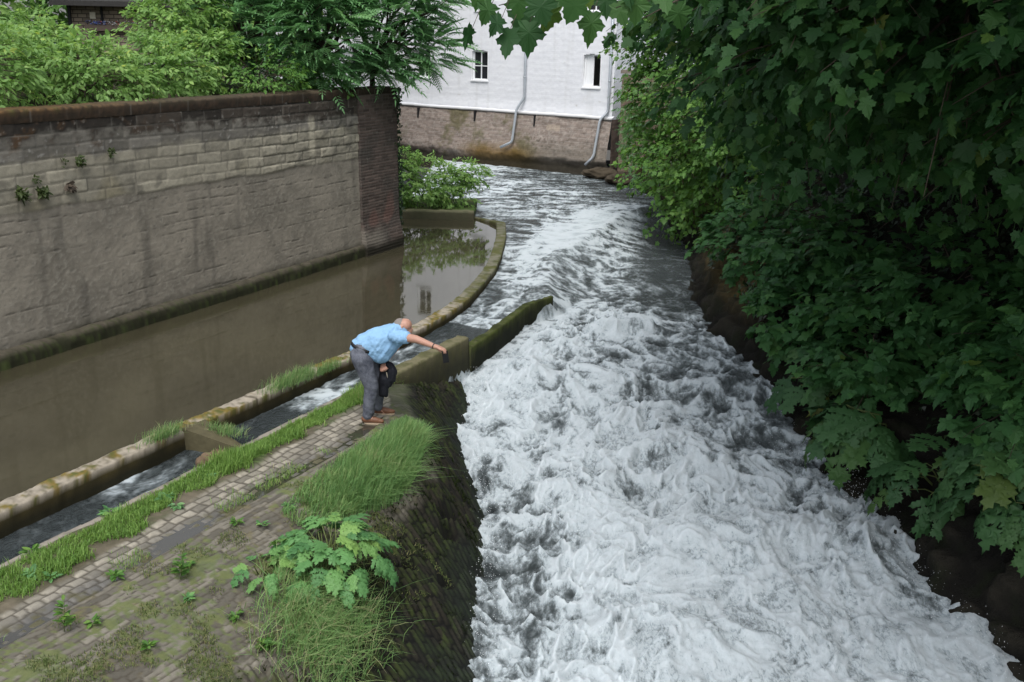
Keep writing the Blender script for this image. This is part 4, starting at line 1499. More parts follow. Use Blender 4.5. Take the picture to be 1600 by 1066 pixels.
def blob_points(blobs, n, r, face=None, inner=.55):
    """origins and outward directions on a set of ellipsoids; face biases them to a side"""
    w = np.array([b[3] * b[4] + b[4] * b[5] + b[3] * b[5] for b in blobs])
    idx = r.choice(len(blobs), n, p=w / w.sum())
    B = np.array(blobs, float)[idx]
    d = norm(r.normal(0, 1, (n, 3)))
    if face is not None:
        fl = (d @ np.array(face)) < -.25
        fl &= r.random(n) < .75
        d[fl] *= -1
    rad = inner + (1.04 - inner) * r.random(n) ** .5
    bump = 1 + .22 * perlin(d[:, 0] * 2 + idx * 3.1, d[:, 2] * 2 + d[:, 1] * 1.3, 200)
    p = B[:, :3] + d * B[:, 3:6] * (rad * bump)[:, None]
    o = norm(d * (1, 1, .55))
    return p, o, rad


def crown_parts(tmpl, blobs, n, per, leaf, L, W, seed, face=None, droop=.5, inner=.5, up=.9, cut=None):
    r = np.random.default_rng(seed)
    p, o, rad = blob_points(blobs, n, r, face, inner)
    if cut is not None:
        k = cut(p)
        p, o, rad = p[k], o[k], rad[k]
    tone = r.uniform(-.1, .38, len(p))
    return (tmpl,) + sprays(p, o, L, W, per, leaf, r, droop, tone, up), p, o


def plant(name, label, cat, base, limbs, parts, leafmat, group=None, stem='stems', crown='foliage', stemmat=None, smooth=False):
    root = empty(name, base)
    tag(root, label, cat, group)
    if limbs:
        a = Acc()
        for pts, rad in limbs:
            a.tube(pts, rad, 6)
        put(a.build(stem, stemmat or M['bark']), root)
    leaf_obj(crown, parts, leafmat, root, smooth=smooth)
    return root


def limbs_to(base, targets, r0, seed, wig=.15, trunk_top=None):
    r = np.random.default_rng(seed)
    base = np.array(base, float)
    out = []
    fork = base + (np.array(trunk_top) - base if trunk_top is not None else np.array((0, 0, .2)))
    if trunk_top is not None:
        out.append(([base - (0, 0, .3), base * .6 + fork * .4 + r.normal(0, wig * .3, 3), fork], [r0 * 1.25, r0, r0 * .8]))
    for t in targets:
        t = np.array(t, float)
        m1 = fork * .65 + t * .35 + r.normal(0, wig, 3) + (0, 0, .12 * np.linalg.norm(t - fork))
        m2 = fork * .3 + t * .7 + r.normal(0, wig, 3) + (0, 0, .10 * np.linalg.norm(t - fork))
        out.append(([fork, m1, m2, t], [r0 * .6, r0 * .42, r0 * .25, r0 * .08]))
    return out


def twigs(p, o, L, r0, frac, seed):
    r = np.random.default_rng(seed)
    out = []
    for k in np.flatnonzero(r.random(len(p)) < frac):
        a, d = p[k], o[k]
        out.append(([a - d * L * .7 + (0, 0, .05), a, a + d * L * .5 - (0, 0, .06 * L), a + d * L - (0, 0, .25 * L)], [r0 * 1.6, r0, r0 * .7, r0 * .3]))
    return out


# ---------- left: shrubs on the raised ground, trees behind
SHR = [
    ('elder_bush', 'bright green elder bush at the left edge of the picture, above the mossy coping', [(-8.3, 15.5, 3.9, .9, .9, .62), (-9.1, 17.0, 4.15, .9, .9, .62)], 160, .085, LEAF_YELLOW, 1),
    ('elder_bush', 'yellowish elder bush in front of the blue grey railing, shoots standing up', [(-8.9, 19.0, 4.0, .6, .6, .5), (-8.75, 18.9, 4.5, .26, .3, .3)], 100, .09, LEAF_YELLOW, 2),
    ('elder_bush', 'low green bush behind the mossy coping, below the stone shed', [(-7.3, 17.3, 3.8, .9, .7, .50), (-6.5, 18.7, 3.82, .7, .7, .52), (-7.9, 18.0, 4.0, .5, .5, .5)], 190, .085, LEAF_YELLOW, 3),
    ('elder_bush', 'tall yellow green bush right of the stone shed, left of the dark frond trees', [(-6.9, 20.9, 4.3, .8, .9, .9), (-6.7, 21.0, 5.0, .55, .6, .5), (-6.2, 20.2, 4.0, .5, .6, .55)], 220, .085, LEAF_YELLOW, 4),
    ('elder_bush', 'small shaded bush on the wall top under the frond trees', [(-5.2, 20.4, 3.75, .7, .6, .40), (-4.4, 22.0, 3.7, .6, .5, .4)], 80, .075, LEAF_FAR, 5),
    ('elder_bush', 'loose green bush beside the railing, farthest left behind the others', [(-11.4, 20.6, 3.9, 1.1, 1.0, .6), (-12.0, 22.0, 4.0, .9, .9, .6)], 120, .085, LEAF_YELLOW, 6),
]
for nm, lab, blobs, n, lf, mt, sd in SHR:
    b = blobs[0]
    base = (b[0], b[1], float(left_z(b[0], b[1])) - .05)
    pt, p, o = crown_parts(T_OVAL, blobs, int(n * 1.9), 22, lf * 1.25, .42, .17, 300 + sd, (.4, -.8, .4), .45, .45)
    lm = limbs_to(base, [q[:3] for q in blobs] + [(b[0] + .5, b[1] - .3, b[2] + .3), (b[0] - .4, b[1] + .2, b[2] + .4)], .03, sd) + twigs(p, o, .35, .006, .35, sd)
    plant(nm, lab, 'bush', base, lm, [pt], mt, 'bushes on the raised ground')

ASH = [
    ('frond_tree', 'leafy tree with long feathery fronds directly right of the yellow green bushes', (-5.9, 22.6), [(-5.7, 21.9, 4.75, 1.3, 1.1, 1.15), (-6.0, 22.2, 5.8, 1.1, 1.0, .7)], 240, 11),
    ('frond_tree', 'dense dark tree with feathery fronds drooping over the top of the stone wall', (-4.6, 22.9), [(-4.35, 21.9, 4.6, 1.25, 1.0, 1.05), (-4.3, 22.2, 5.6, 1.2, 1.0, .8), (-4.15, 21.4, 3.85, .55, .4, .3)], 300, 12),
    ('frond_tree', 'feathery frond tree at the end of the stone wall, reaching across the white building', (-3.4, 23.4), [(-3.0, 22.9, 4.7, 1.15, .95, 1.0), (-2.6, 23.2, 5.5, 1.2, 1.0, .8), (-2.0, 23.2, 4.35, .75, .7, .55), (-3.0, 22.6, 3.95, .8, .5, .3)], 340, 13),
]
for nm, lab, (bx, by), blobs, n, sd in ASH:
    base = (bx, by, float(left_z(bx, by)) - .1)
    r = np.random.default_rng(sd)
    n = int(n * 1.9)
    p, o, rad = blob_points(blobs, n, r, (.35, -.85, .3), .5)
    d = o.copy()
    d[:, 2] = d[:, 2] * .6 + .22
    nr = r.normal(0, .3, p.shape) + o * .3
    nr[:, 2] += 1
    sz = r.uniform(.36, .72, n)
    pt = (T_FROND, p - norm(d) * .25, d, nr, sz, np.clip(r.uniform(0, .9, n) + .15 * o[:, 2], 0, 1))
    top = (blobs[1][0], blobs[1][1], blobs[1][2] - .6)
    lm = limbs_to(base, [q[:3] for q in blobs] + [tuple(p[k]) for k in range(0, n, 18)], .07, sd, .12, (bx + .1, by - .1, base[2] + .5))
    plant(nm, lab, 'tree', base, lm, [pt], LEAF_ASH, 'frond trees at the end of the wall', 'trunk', 'crown')

for k, (bx, by, blobs, lab) in enumerate((
        (-16.5, 36, [(-16.5, 35, 6.2, 2.8, 2, 2.2), (-15.5, 34.5, 8.6, 2.4, 2, 2), (-14.6, 35, 5.4, 1.6, 1.4, 1.4), (-13.6, 34.5, 6.2, 1.8, 1.4, 1.8)], 'dark green tree behind the railing at the top left corner'),
        (-11.0, 38, [(-11.0, 37.5, 6.6, 2.8, 2, 2.2), (-10.5, 37.5, 9.0, 2.4, 2, 2)], 'green tree standing behind the stone shed'),
        (-7.6, 36, [(-7.8, 35, 6.2, 2.2, 1.8, 2.4), (-7.4, 35.5, 8.6, 2, 2, 2)], 'green tree behind the frond trees, left of the white building'),
        (-13.5, 24.5, [(-13.6, 24.6, 4.9, 1.4, 1.2, 1.1), (-14.6, 25.4, 6.2, 1.6, 1.4, 1.5)], 'light green tree in front of the railing at the far left edge'))):
    base = (bx, by, float(left_z(bx, by)) - .1)
    pt, p, o = crown_parts(T_SYC, blobs, 300, 24, .20, .9, .40, 330 + k, (.2, -.9, .2), .5, .4)
    lm = limbs_to(base, [q[:3] for q in blobs], .14, k, .2, (bx, by, base[2] + 1.5))
    plant('leafy_tree', lab, 'tree', base, lm, [pt], LEAF_FAR if k != 3 else LEAF_YELLOW, 'trees behind the raised ground', 'trunk', 'crown')

# ivy hanging on the corner of the brick pier
def ivy_on_pier():
    r = np.random.default_rng(21)
    n = 900
    z = 3.5 - 3.1 * r.random(n) ** 1.8
    wdt = .22 * (1 - (3.5 - z) / 4.2)
    u = WU1 + .08 + .035 * (3.4 - z) * .6 + r.normal(0, .05, n)
    v = WV + .05 - np.abs(r.normal(0, 1, n)) * wdt
    x, y = uv2xy(u, v)
    pos = np.stack([x, y, z], -1)
    d = r.normal(0, .5, pos.shape) + (0, 0, -.8)
    nr = r.normal(0, .4, pos.shape) + (D2[0] * .4 + .3, -.6, .5)
    root = empty('ivy', tuple(pos[0]))
    tag(root, 'dark strand of ivy hanging down the outer corner of the brick pier', 'ivy')
    leaf_obj('foliage', [(T_IVY, pos, d, nr, r.uniform(.05, .10, n), r.random(n) * .9)], LEAF_IVY, root)
    st = [([tuple(uv2xy(WU1 + .07, WV - .04 - .05 * k)) + (3.5,), tuple(uv2xy(WU1 + .1, WV - .03 - .06 * k)) + (2.2,), tuple(uv2xy(WU1 + .12, WV - .02 - .04 * k)) + (1.0 + .4 * k,)], .008) for k in range(3)]
    a = Acc()
    for q, rr in st:
        a.tube(q, rr, 5)
    put(a.build('stems', M['bark']), root)


ivy_on_pier()

# shrub on the ledge at the end of the pool
_bl = [(-2.75, 27.4, .75, .85, .6, .62), (-1.95, 27.5, .75, .6, .5, .5), (-3.5, 27.4, .9, .7, .6, .75), (-1.35, 27.6, 1.05, .42, .35, .22), (-1.7, 27.3, .4, .4, .3, .25)]
pt, p, o = crown_parts(T_OVAL, _bl, 420, 22, .10, .34, .15, 345, (.3, -.9, .3), .4, .4)
plant('ledge_shrub', 'bright green shrub growing on the mossy ledge between pool and river', 'shrub', (-2.6, 27.5, .15), limbs_to((-2.6, 27.5, .15), [q[:3] for q in _bl], .03, 8) + twigs(p, o, .3, .006, .3, 8), [pt], LEAF_YELLOW)

# ---------- right: sycamores, maples, ivy and hogweed on the steep bank
FACE = (-.75, -.6, .25)


def on_bank(p):
    return p[:, 2] > right_z(p[:, 0], p[:, 1]) - .2


_bl = [(5.2, 27.2, 3.6, 1.9, 2.0, 2.0), (4.6, 26.2, 1.5, 1.35, 1.6, 1.1), (5.2, 27.5, 5.8, 1.8, 2.0, 1.6), (4.3, 27.4, 4.9, 1.0, 1.0, .8), (6.4, 25.2, 4.2, 1.7, 1.7, 2.6), (4.5, 28.4, 2.6, 1.1, 1.2, 1.2), (5.3, 23.6, 2.6, 1.1, 1.5, 1.3), (5.0, 25.0, 1.0, 1.0, 1.3, .9)]
pt, p, o = crown_parts(T_SYC, _bl, 900, 26, .12, .75, .32, 351, FACE, .55, .5, cut=on_bank)
_tw, tp, to_ = crown_parts(T_SYC, [(3.35, 27.0, 4.35, .35, .3, .10), (2.75, 26.9, 4.42, .3, .3, .06)], 14, 16, .11, .5, .2, 352, (-1, -.2, 0), .3)
base = (6.4, 27.6, float(right_z(6.4, 27.6)) - .1)
plant('sycamore_tree', 'light green leafy sycamore overhanging the river in front of the white building', 'tree', base,
      limbs_to(base, [q[:3] for q in _bl] + [(2.7, 26.9, 4.4)], .16, 9, .2, (6.3, 27.5, base[2] + 1.0)) + twigs(p, o, .7, .01, .2, 9), [pt, _tw], LEAF_FAR, None, 'trunk', 'crown')

_bl = [(4.0, 32.6, 1.6, .55, .7, .9), (3.9, 33.4, 2.6, .55, .6, .7), (4.2, 31.2, .9, .6, .8, .6), (4.6, 33.4, 3.2, .7, .5, .5)]
pt, p, o = crown_parts(T_OVAL, _bl, 190, 20, .085, .3, .16, 353, FACE, .6, .4)
plant('creeper', 'grey green creeper tumbling down the brown garden wall beside the right-hand downpipe', 'creeper', (4.2, 33.0, .2), limbs_to((4.2, 33.0, .2), [q[:3] for q in _bl], .03, 10), [pt], LEAF_ASH)

# big maple whose branches hang over the water from the right
_bl = [(4.6, 11.5, 4.9, 1.9, 2.0, 1.1), (3.3, 12.6, 4.5, 1.2, 1.3, .75), (5.6, 9.2, 4.7, 1.7, 1.7, 1.1), (4.0, 9.4, 5.1, 1.3, 1.5, .8), (3.3, 14.0, 5.0, .9, 1.2, .9), (4.3, 15.2, 4.2, 1.0, 1.2, 1.0), (3.0, 10.2, 5.5, 1.0, 1.3, .8),
       (6.6, 12.2, 4.7, 1.6, 2.0, 1.3), (5.2, 7.2, 5.0, 1.3, 1.3, .8), (2.6, 12.6, 5.6, 1.0, 1.3, .8), (4.9, 17.6, 5.0, 1.1, 1.4, 1.1), (5.3, 14.6, 4.4, 1.2, 1.4, .9)]
pt, p, o = crown_parts(T_MAPLE, _bl, 900, 17, .145, .75, .34, 361, (-.7, -.6, -.1), .75, .45)
_hi = [(5.5, 11, 8, 3.4, 4.2, 2.4), (7.5, 8, 8.5, 3, 3.5, 2.5), (7, 15, 7.5, 3, 3.4, 2.2), (8.5, 12, 6.4, 2.2, 3.2, 2.0), (4.2, 9.5, 7.4, 1.8, 2.8, 1.0), (6.2, 4.5, 7.4, 2.4, 2.8, 1.6), (3.8, 7.2, 7.8, 1.8, 2.2, 1.0)]  # upper canopy out of view, added to shade the right bank
pt2, p2, o2 = crown_parts(T_SYC, _hi, 1060, 22, .30, 1.2, .6, 362, None, .5, .4)
base = (8.4, 11.0, float(right_z(8.4, 11.0)) - .2)
lm = limbs_to(base, [q[:3] for q in _bl + _hi], .26, 11, .3, (8.1, 11.0, 5.2)) + twigs(p, o, .8, .010, .4, 11)
# the twig that reaches across the top of the view
bl_tw = [(7.9, 10.6, 6.0), (5.0, 8.4, 6.3), (2.6, 6.9, 5.75), (1.1, 6.25, 5.16), (.35, 6.1, 4.98), (-.12, 6.05, 4.86)]
lm.append((bl_tw, [.09, .06, .03, .012, .007, .003]))
lm.append(([(1.1, 6.25, 5.16), (.9, 6.1, 4.98), (.55, 6.0, 4.86)], [.008, .006, .003]))
lm.append(([(2.6, 6.9, 5.75), (1.6, 6.5, 5.2), (1.0, 6.3, 4.95), (.72, 6.25, 4.80)], [.015, .01, .006, .003]))
LV = [(-.22, 4.90, .13, 200), (-.16, 4.80, .13, 215), (-.10, 4.72, .12, 225), (-.27, 4.66, .14, 215), (-.05, 4.66, .17, 190), (-.02, 4.86, .15, 170), (.04, 4.78, .15, 200), (.10, 4.83, .15, 160), (.06, 4.70, .17, 185), (.16, 4.90, .14, 175), (.20, 4.80, .16, 190),
      (.27, 4.88, .15, 160), (.33, 4.84, .15, 200), (.42, 4.76, .17, 185), (.36, 4.92, .14, 150), (.50, 4.88, .15, 170), (.57, 4.82, .14, 160), (.66, 4.86, .15, 185), (.72, 4.76, .13, 235), (.60, 4.94, .15, 180), (.82, 4.90, .15, 175), (.0, 4.93, .13, 190), (.24, 4.97, .13, 180), (.48, 4.97, .13, 180), (-.13, 4.95, .12, 190), (.92, 4.82, .14, 160), (1.0, 4.95, .14, 180), (.76, 4.97, .13, 170)]
rr_ = np.random.default_rng(77)
lp = np.array([(a, 6.05 + rr_.uniform(-.18, .22), b + .07) for a, b, s, g in LV])
ld = np.array([(math.sin(RAD(g)), -.25 + rr_.normal(0, .2), math.cos(RAD(g)) * .9) for a, b, s, g in LV])
ln_ = np.array([(rr_.normal(0, .3), -.75 + rr_.normal(0, .35), .6) for _ in LV])
ls = np.array([s * 1.05 for a, b, s, g in LV])
ptw = (T_MAPLE, lp, ld, ln_, ls, np.clip(rr_.uniform(.1, .95, len(LV)), 0, 1))
for q in lp:
    lm.append(([tuple(q), tuple(q + (.04, .04, .10))], [.0018, .002]))
plant('maple_tree', 'large dark maple on the right, its lobed leaves hanging over the top of the view', 'tree', base, lm, [pt, pt2, ptw], LEAF_MAPLE, None, 'trunk', 'crown')

# a second tree up the bank that closes the canopy behind
_bl = [(8.5, 21, 6.2, 3, 3.5, 2.6), (6.8, 22.5, 4.2, 1.6, 2.4, 1.6), (10, 17, 6, 3, 3, 2.5), (7.4, 18.6, 4.9, 1.5, 2.0, 1.1), (9.5, 25, 5.5, 3, 3, 3)]
pt, p, o = crown_parts(T_SYC, _bl, 480, 22, .22, .95, .45, 371, FACE, .55, .4)
base = (9.6, 20, float(right_z(9.6, 20)) - .2)
plant('maple_tree', 'shaded maple higher on the right bank, behind the overhanging branches', 'tree', base, limbs_to(base, [q[:3] for q in _bl], .22, 14, .3, (9.4, 20, base[2] + 1.5)) + twigs(p, o, .8, .01, .25, 14), [pt], LEAF_MAPLE, None, 'trunk', 'crown')

# maple saplings on the lower bank
SAP = [
    ('low maple shrub nearest the ochre bank, leaning out over the dark water', [(4.7, 18.9, .9, .75, 1.1, .65), (5.3, 19.6, 1.4, .8, 1.0, .7)], 120, .145, 1),
    ('broad maple shrub in the middle of the right bank, bright leaves under the dark hollow', [(5.2, 16.3, 1.1, .85, 1.1, .65), (5.9, 16.2, 1.6, .8, 1.1, .55), (4.7, 15.4, .55, .5, .8, .45)], 210, .165, 2),
    ('maple shrub directly above the hogweed leaves on the right bank', [(5.4, 13.6, .8, .85, 1.0, .65), (6.1, 13.4, 1.4, .9, 1.0, .7), (4.9, 12.9, .35, .45, .6, .4)], 210, .165, 3),
    ('dark maple shrub at the right edge of the picture above the largest hogweed', [(6.4, 11.2, 1.3, .8, .9, .8), (5.9, 10.7, .9, .55, .7, .5), (6.6, 10.2, 2.2, .7, .9, .7)], 170, .165, 4),
]
for lab, blobs, n, lf, sd in SAP:
    b = blobs[0]
    base = (b[0] + .3, b[1], float(right_z(b[0] + .3, b[1])) - .1)
    pt, p, o = crown_parts(T_MAPLE, blobs, n, 13, lf, .5, .26, 380 + sd, (-.7, -.5, .5), .5, .45, 1.0)
    plant('maple_shrub', lab, 'shrub', base, limbs_to(base, [q[:3] for q in blobs], .035, sd + 40, .15) + twigs(p, o, .45, .006, .4, sd), [pt], LEAF_SAP, 'maple shrubs on the right bank')

# ivy and undergrowth over the bank: one mass nobody could count
def bank_ivy():
    r = np.random.default_rng(55)
    n = 44000
    y = r.uniform(7, 32, n)
    e = .40 + .35 * ss(16, 13, y) + r.random(n) ** 1.35 * 6.5
    x = xright(y) + e
    cl = fbm(x * 1.1, y * .9, 400, 3)
    k = cl + .15 * (e - 1.2) > r.normal(0.0, .15, n)
    x, y, e = x[k], y[k], e[k]
    n = len(x)
    z = right_z(x, y) + np.abs(r.normal(.06, .09, n))
    pos = np.stack([x - .06, y, z], -1)
    d = r.normal(0, .5, pos.shape) + (-.5, -.1, -.5)
    nr = r.normal(0, .4, pos.shape) + (-.6, -.3, .8)
    o = leaf_obj('ivy', [(T_IVY, pos, d, nr, r.uniform(.05, .12, n), r.random(n))], LEAF_IVY)
    tag(o, 'dark ivy and undergrowth covering the steep right bank under the maples', 'ivy', kind='stuff')


bank_ivy()


def hogweed(name, label, base, leaves, mat, group, seed):
    """leaves: list of (tip of stalk x,y,z, direction angle deg, tilt, size)"""
    root = empty(name, base)
    tag(root, label, 'hogweed', group)
    r = np.random.default_rng(seed)
    base = np.array(base, float)
    a = Acc()
    by_t = {0: [], 1: [], 2: []}
    for x, y, z, ang, tilt, size in leaves:
        tip = np.array((x, y, z), float)
        mid = base * .5 + tip * .5 + np.array((0, 0, .3 * size)) + r.normal(0, .02 + .03 * size, 3)
        a.tube([base + r.normal(0, .03, 3), mid, tip], [.003 + .018 * size, .002 + .013 * size, .001 + .008 * size], 6)
        d = np.array((math.cos(RAD(ang)) * math.cos(RAD(tilt)), math.sin(RAD(ang)) * math.cos(RAD(tilt)), math.sin(RAD(tilt))))
        nr = np.array((0, 0, 1.)) + .35 * np.array((math.cos(RAD(ang)), math.sin(RAD(ang)), 0)) + r.normal(0, .22, 3)
        by_t[r.integers(0, 3)].append((tip, d, nr, size, r.random()))
    put(a.build('stalks', M['stem']), root)
    parts = []
    for k, q in by_t.items():
        if q:
            parts.append((T_HOG[k], np.array([i[0] for i in q]), np.array([i[1] for i in q]), np.array([i[2] for i in q]), np.array([i[3] for i in q]), np.array([i[4] for i in q])))
    leaf_obj('leaves', parts, mat, root, smooth=True)
    return root


def ring(cx, cy, cz, n, r0, r1, h0, h1, s0, s1, seed, a0=0, a1=360, tilt=(-25, 20)):
    r = np.random.default_rng(seed)
    out = []
    for k in range(n):
        a = a0 + (a1 - a0) * (k + r.uniform(-.3, .3)) / n
        q = r.random() ** .7
        rad = r0 + (r1 - r0) * q
        out.append((cx + rad * math.cos(RAD(a)), cy + rad * math.sin(RAD(a)), cz + h1 + (h0 - h1) * q + r.uniform(-.05, .05), a + r.uniform(-25, 25), tilt[1] + (tilt[0] - tilt[1]) * q + r.uniform(-8, 8), r.uniform(s0, s1)))
    return out


hx, hy = uv2xy(6.98, -5.45)
hogweed('hogweed_plant', 'bright green hogweed growing on the paved bank between grass and the rapids', (hx, hy, -.42), ring(hx, hy, -.42, 88, .06, .56, .20, .56, .18, .31, 3), LEAF_HOG, None, 3)
x, y = uv2xy(6.35, -5.75)
hogweed('hogweed_plant', 'small yellow green hogweed seedling at the near foot of the bright hogweed', (x, y, -.24), ring(x, y, -.24, 8, .05, .2, .10, .22, .14, .24, 4), LEAF_HOG, None, 4)

HG = [
    ('deep green hogweed hanging over the water highest up the right bank', (4.75, 13.9, .0), 12, .55, .75, 150, 300, 5),
    ('hogweed with grey green drooping leaves at the middle of the right waterline', (4.85, 12.5, -.25), 14, .6, .75, 140, 300, 6),
    ('hogweed with some yellowed leaves and a long bare stalk on the right bank', (5.35, 11.4, -.45), 11, .45, .58, 150, 290, 7),
    ('largest hogweed, its broad cut leaves at the right edge of the picture', (5.85, 10.4, .08), 14, .6, .88, 150, 280, 8),
    ('small hogweed low at the right edge above the black bank', (6.0, 9.9, .0), 8, .45, .6, 150, 260, 9),
]
for lab, (x, y, z), n, s0, s1, a0, a1, sd in HG:
    hogweed('hogweed_plant', lab, (x + .25, y, z - .35), ring(x, y, z, n, .1, .62, -.12, .55, s0, s1, sd, a0, a1, (-48, 0)), LEAF_HOGD, 'hogweeds along the right bank', sd)

# ------------------------------------------------------------------ grass and weeds
def blades(pos, h, w, r, lean=.35, bias=(0, 0)):
    n = len(pos)
    a = r.uniform(0, 2 * np.pi, n)
    ld = np.stack([np.cos(a), np.sin(a)], -1) * np.abs(r.normal(0, lean, (n, 1))) + np.array(bias)
    wd = np.stack([-np.sin(a), np.cos(a)], -1)
    t = np.array([0, .4, .75, 1.0])
    wid = np.array([1, .85, .5, .05])
    V = np.zeros((n, 8, 3))
    for i in range(4):
        c = pos[:, :2] + ld * (h * t[i] ** 2)[:, None]
        z = pos[:, 2] + h * (t[i] - .30 * t[i] ** 2 * np.minimum(1.6, (ld ** 2).sum(-1) * 2))
        for j, s in enumerate((-1, 1)):
            V[:, 2 * i + j, :2] = c + wd * (s * w * wid[i] * .5)[:, None]
            V[:, 2 * i + j, 2] = z
    f = np.array([[0, 1, 3, 2], [2, 3, 5, 4], [4, 5, 7, 6]])
    F = (f[None] + (np.arange(n) * 8)[:, None, None]).reshape(-1, 4)
    return V.reshape(-1, 3), F


def grass(name, pos, h, w, mat, seed, lean=.35, bias=(0, 0), rnd=None, parent=None):
    r = np.random.default_rng(seed)
    V, F = blades(np.asarray(pos), h, w, r, lean, bias)
    rv = np.repeat(np.clip(r.random(len(pos)) if rnd is None else rnd, 0, 1), 8)
    o = mesh(name, V, F, mat, None, False, {'rnd': rv})
    if parent is not None:
        put(o, parent)
    return o


def uvz(u, v, dz=0.0):
    x, y = uv2xy(u, v)
    return np.stack([x, y, ground_z(u, v) + dz], -1)


def path_grass():
    r = np.random.default_rng(91)
    n = 35000
    u = r.uniform(2.2, 11.3, n)
    ce = -7.55 + .05 * perlin(u * 1.7, u * 0, 411)
    se = soil_edge(u) - .10 + .12 * perlin(u * 2.6, u * 0 + 5, 412)
    v = ce + (se - ce + .14) * r.random(n)
    k = fbm(u * 3, v * 3, 410, 3) + .40 - .9 * ss(se - .10, se + .10, v) > r.normal(0, .12, n)
    u, v = u[k], v[k]
    h = .04 + .07 * r.random(len(u)) * (.55 + ss(-.2, .4, fbm(u * 1.5, v * 2, 413, 3)))
    h *= 1 + .6 * np.exp(-((u - 7.75) / .35) ** 2)
    p = uvz(u, v)
    o = grass('path_grass', p, h, r.uniform(.006, .013, len(u)), GRASS, 92, .6, (.05, -.1), np.clip(r.random(len(u)) * .8 + .3 * fbm(u * 2, v * 2, 414, 3), 0, 1))
    tag(o, 'strip of short bright grass between the channel edge and the cobbles', 'grass', kind='stuff')
    # grass beyond the man's feet, by the concrete wall
    n = 2600
    u = r.uniform(10.1, 11.4, n)
    v = -7.62 + (.34 - .18 * (u - 10.1)) * r.random(n)
    p = uvz(u, v)
    p[:, 2] = np.maximum(p[:, 2], ground_z(u, v))
    o = grass('corner_grass', p, r.uniform(.06, .17, n), r.uniform(.004, .008, n), GRASS, 93, .45)
    tag(o, 'small patch of grass behind the man at the foot of the concrete wall', 'grass', kind='stuff')


path_grass()


def bank_grass():
    r = np.random.default_rng(95)
    # the long-grass mound right of the cobbles
    n = 10500
    u = r.uniform(7.2, 10.15, n)
    vt = np.interp(u, [7.2, 7.8, 8.6, 9.4, 10.15], [-6.25, -6.4, -6.48, -6.5, -6.62])
    vb = np.interp(u, [7.2, 7.8, 8.4, 8.9, 9.4, 10.15], [-5.95, -5.8, -5.72, -5.78, -5.95, -6.3])
    v = vt + (vb - vt) * r.random(n)
    den = ss(7.2, 8.2, u) * .75 + .25
    k = (r.random(n) < den) & (fbm(u * 3, v * 3, 420, 3) > -.45)
    u, v = u[k], v[k]
    t = (v - np.interp(u, [7.2, 10.15], [-6.3, -6.6])) / .8
    h = (.10 + .26 * ss(7.3, 8.6, u) * ss(-.05, .5, t)) * r.uniform(.55, 1.25, len(u)) * (1 - .35 * ss(9.6, 10.1, u))
    p = uvz(u, v)
    o = grass('long_grass', p, h, r.uniform(.006, .013, len(u)), GRASS_BLUE, 96, .55, (.22, -.12), np.clip(r.random(len(u)) * .75 + .35 * fbm(u * 3, v * 3, 421, 2) + .1, 0, 1))
    tag(o, 'mound of long fresh grass hanging over the bank between the cobbles and the rapids', 'grass', kind='stuff')
    # drooping wilder grass below the hogweed
    n = 3600
    u = r.normal(6.35, .34, n)
    v = r.normal(-5.10, .24, n) + .25 * (6.4 - u)
    k = (v > -5.75) & (v < -4.5) & (fbm(u * 4, v * 4, 422, 3) > -.22)
    u, v = u[k], v[k]
    p = uvz(u, v)
    o = grass('wild_grass', p, r.uniform(.12, .38, len(u)), r.uniform(.005, .010, len(u)), GRASS_BLUE, 97, .7, (.30, -.25), np.clip(r.random(len(u)) ** .8, 0, 1))
    tag(o, 'loose drooping grass on the bank below the hogweed', 'grass', kind='stuff')
    # sparse tufts and moss sprigs in the joints of the paved slope
    n = 52000
    u = r.uniform(3.0, 8.4, n)
    v = -6.62 + 1.75 * r.random(n)
    k = fbm(u * 2.4, v * 2.4, 423, 4) + .25 * ss(-6.5, -5.4, v) > .17 + np.abs(r.normal(0, .14, n))
    u, v = u[k], v[k]
    p = uvz(u, v)
    o = grass('joint_grass', p, r.uniform(.010, .045, len(u)), r.uniform(.004, .009, len(u)), DULL_GRASS, 98, .9, (0, 0), np.clip(r.random(len(u)) * .9 + .15, 0, 1))
    tag(o, 'sparse yellow green tufts in the joints of the paved slope', 'grass', kind='stuff')
    # moss sprigs over the dark brickwork
    n = 42000
    u = r.uniform(4.5, 13.1, n)
    ve, vw = edge_v(u), np.interp(u, WLu, WLv)
    v = ve + (vw - ve) * r.uniform(.40, .98, n)
    k = (fbm(u * 2.2, v * 2.2, 425, 4) + .35 * fbm(u * 9, v * 9, 426, 2) > .02 + np.abs(r.normal(0, .12, n))) & ~((u > 10.9) & (v < -7.42))
    u, v = u[k], v[k]
    p = uvz(u, v, -.012)
    o = grass('moss', p, r.uniform(.012, .034, len(u)), r.uniform(.008, .018, len(u)), MOSS, 101, .8, (0, 0), np.clip(r.random(len(u)) * .7 + .6 * fbm(u * 3, v * 3, 427, 3) + .1, 0, 1))
    tag(o, 'dark green moss covering the steep brickwork beside the rapids', 'moss', kind='stuff')
    # thin grass in the wet strip of the cobbles
    n = 2600
    u = r.uniform(4.2, 9.4, n)
    v = -6.62 - .12 * np.abs(r.normal(0, 1, n))
    k = perlin(u * 2.1, u * 0, 424) > .12
    u, v = u[k], v[k]
    p = uvz(u, v)
    o = grass('gutter_grass', p, r.uniform(.02, .08, len(u)), r.uniform(.004, .007, len(u)), GRASS, 99, .6)
    tag(o, 'thin grass along the wet outer edge of the cobbles', 'grass', kind='stuff')


bank_grass()


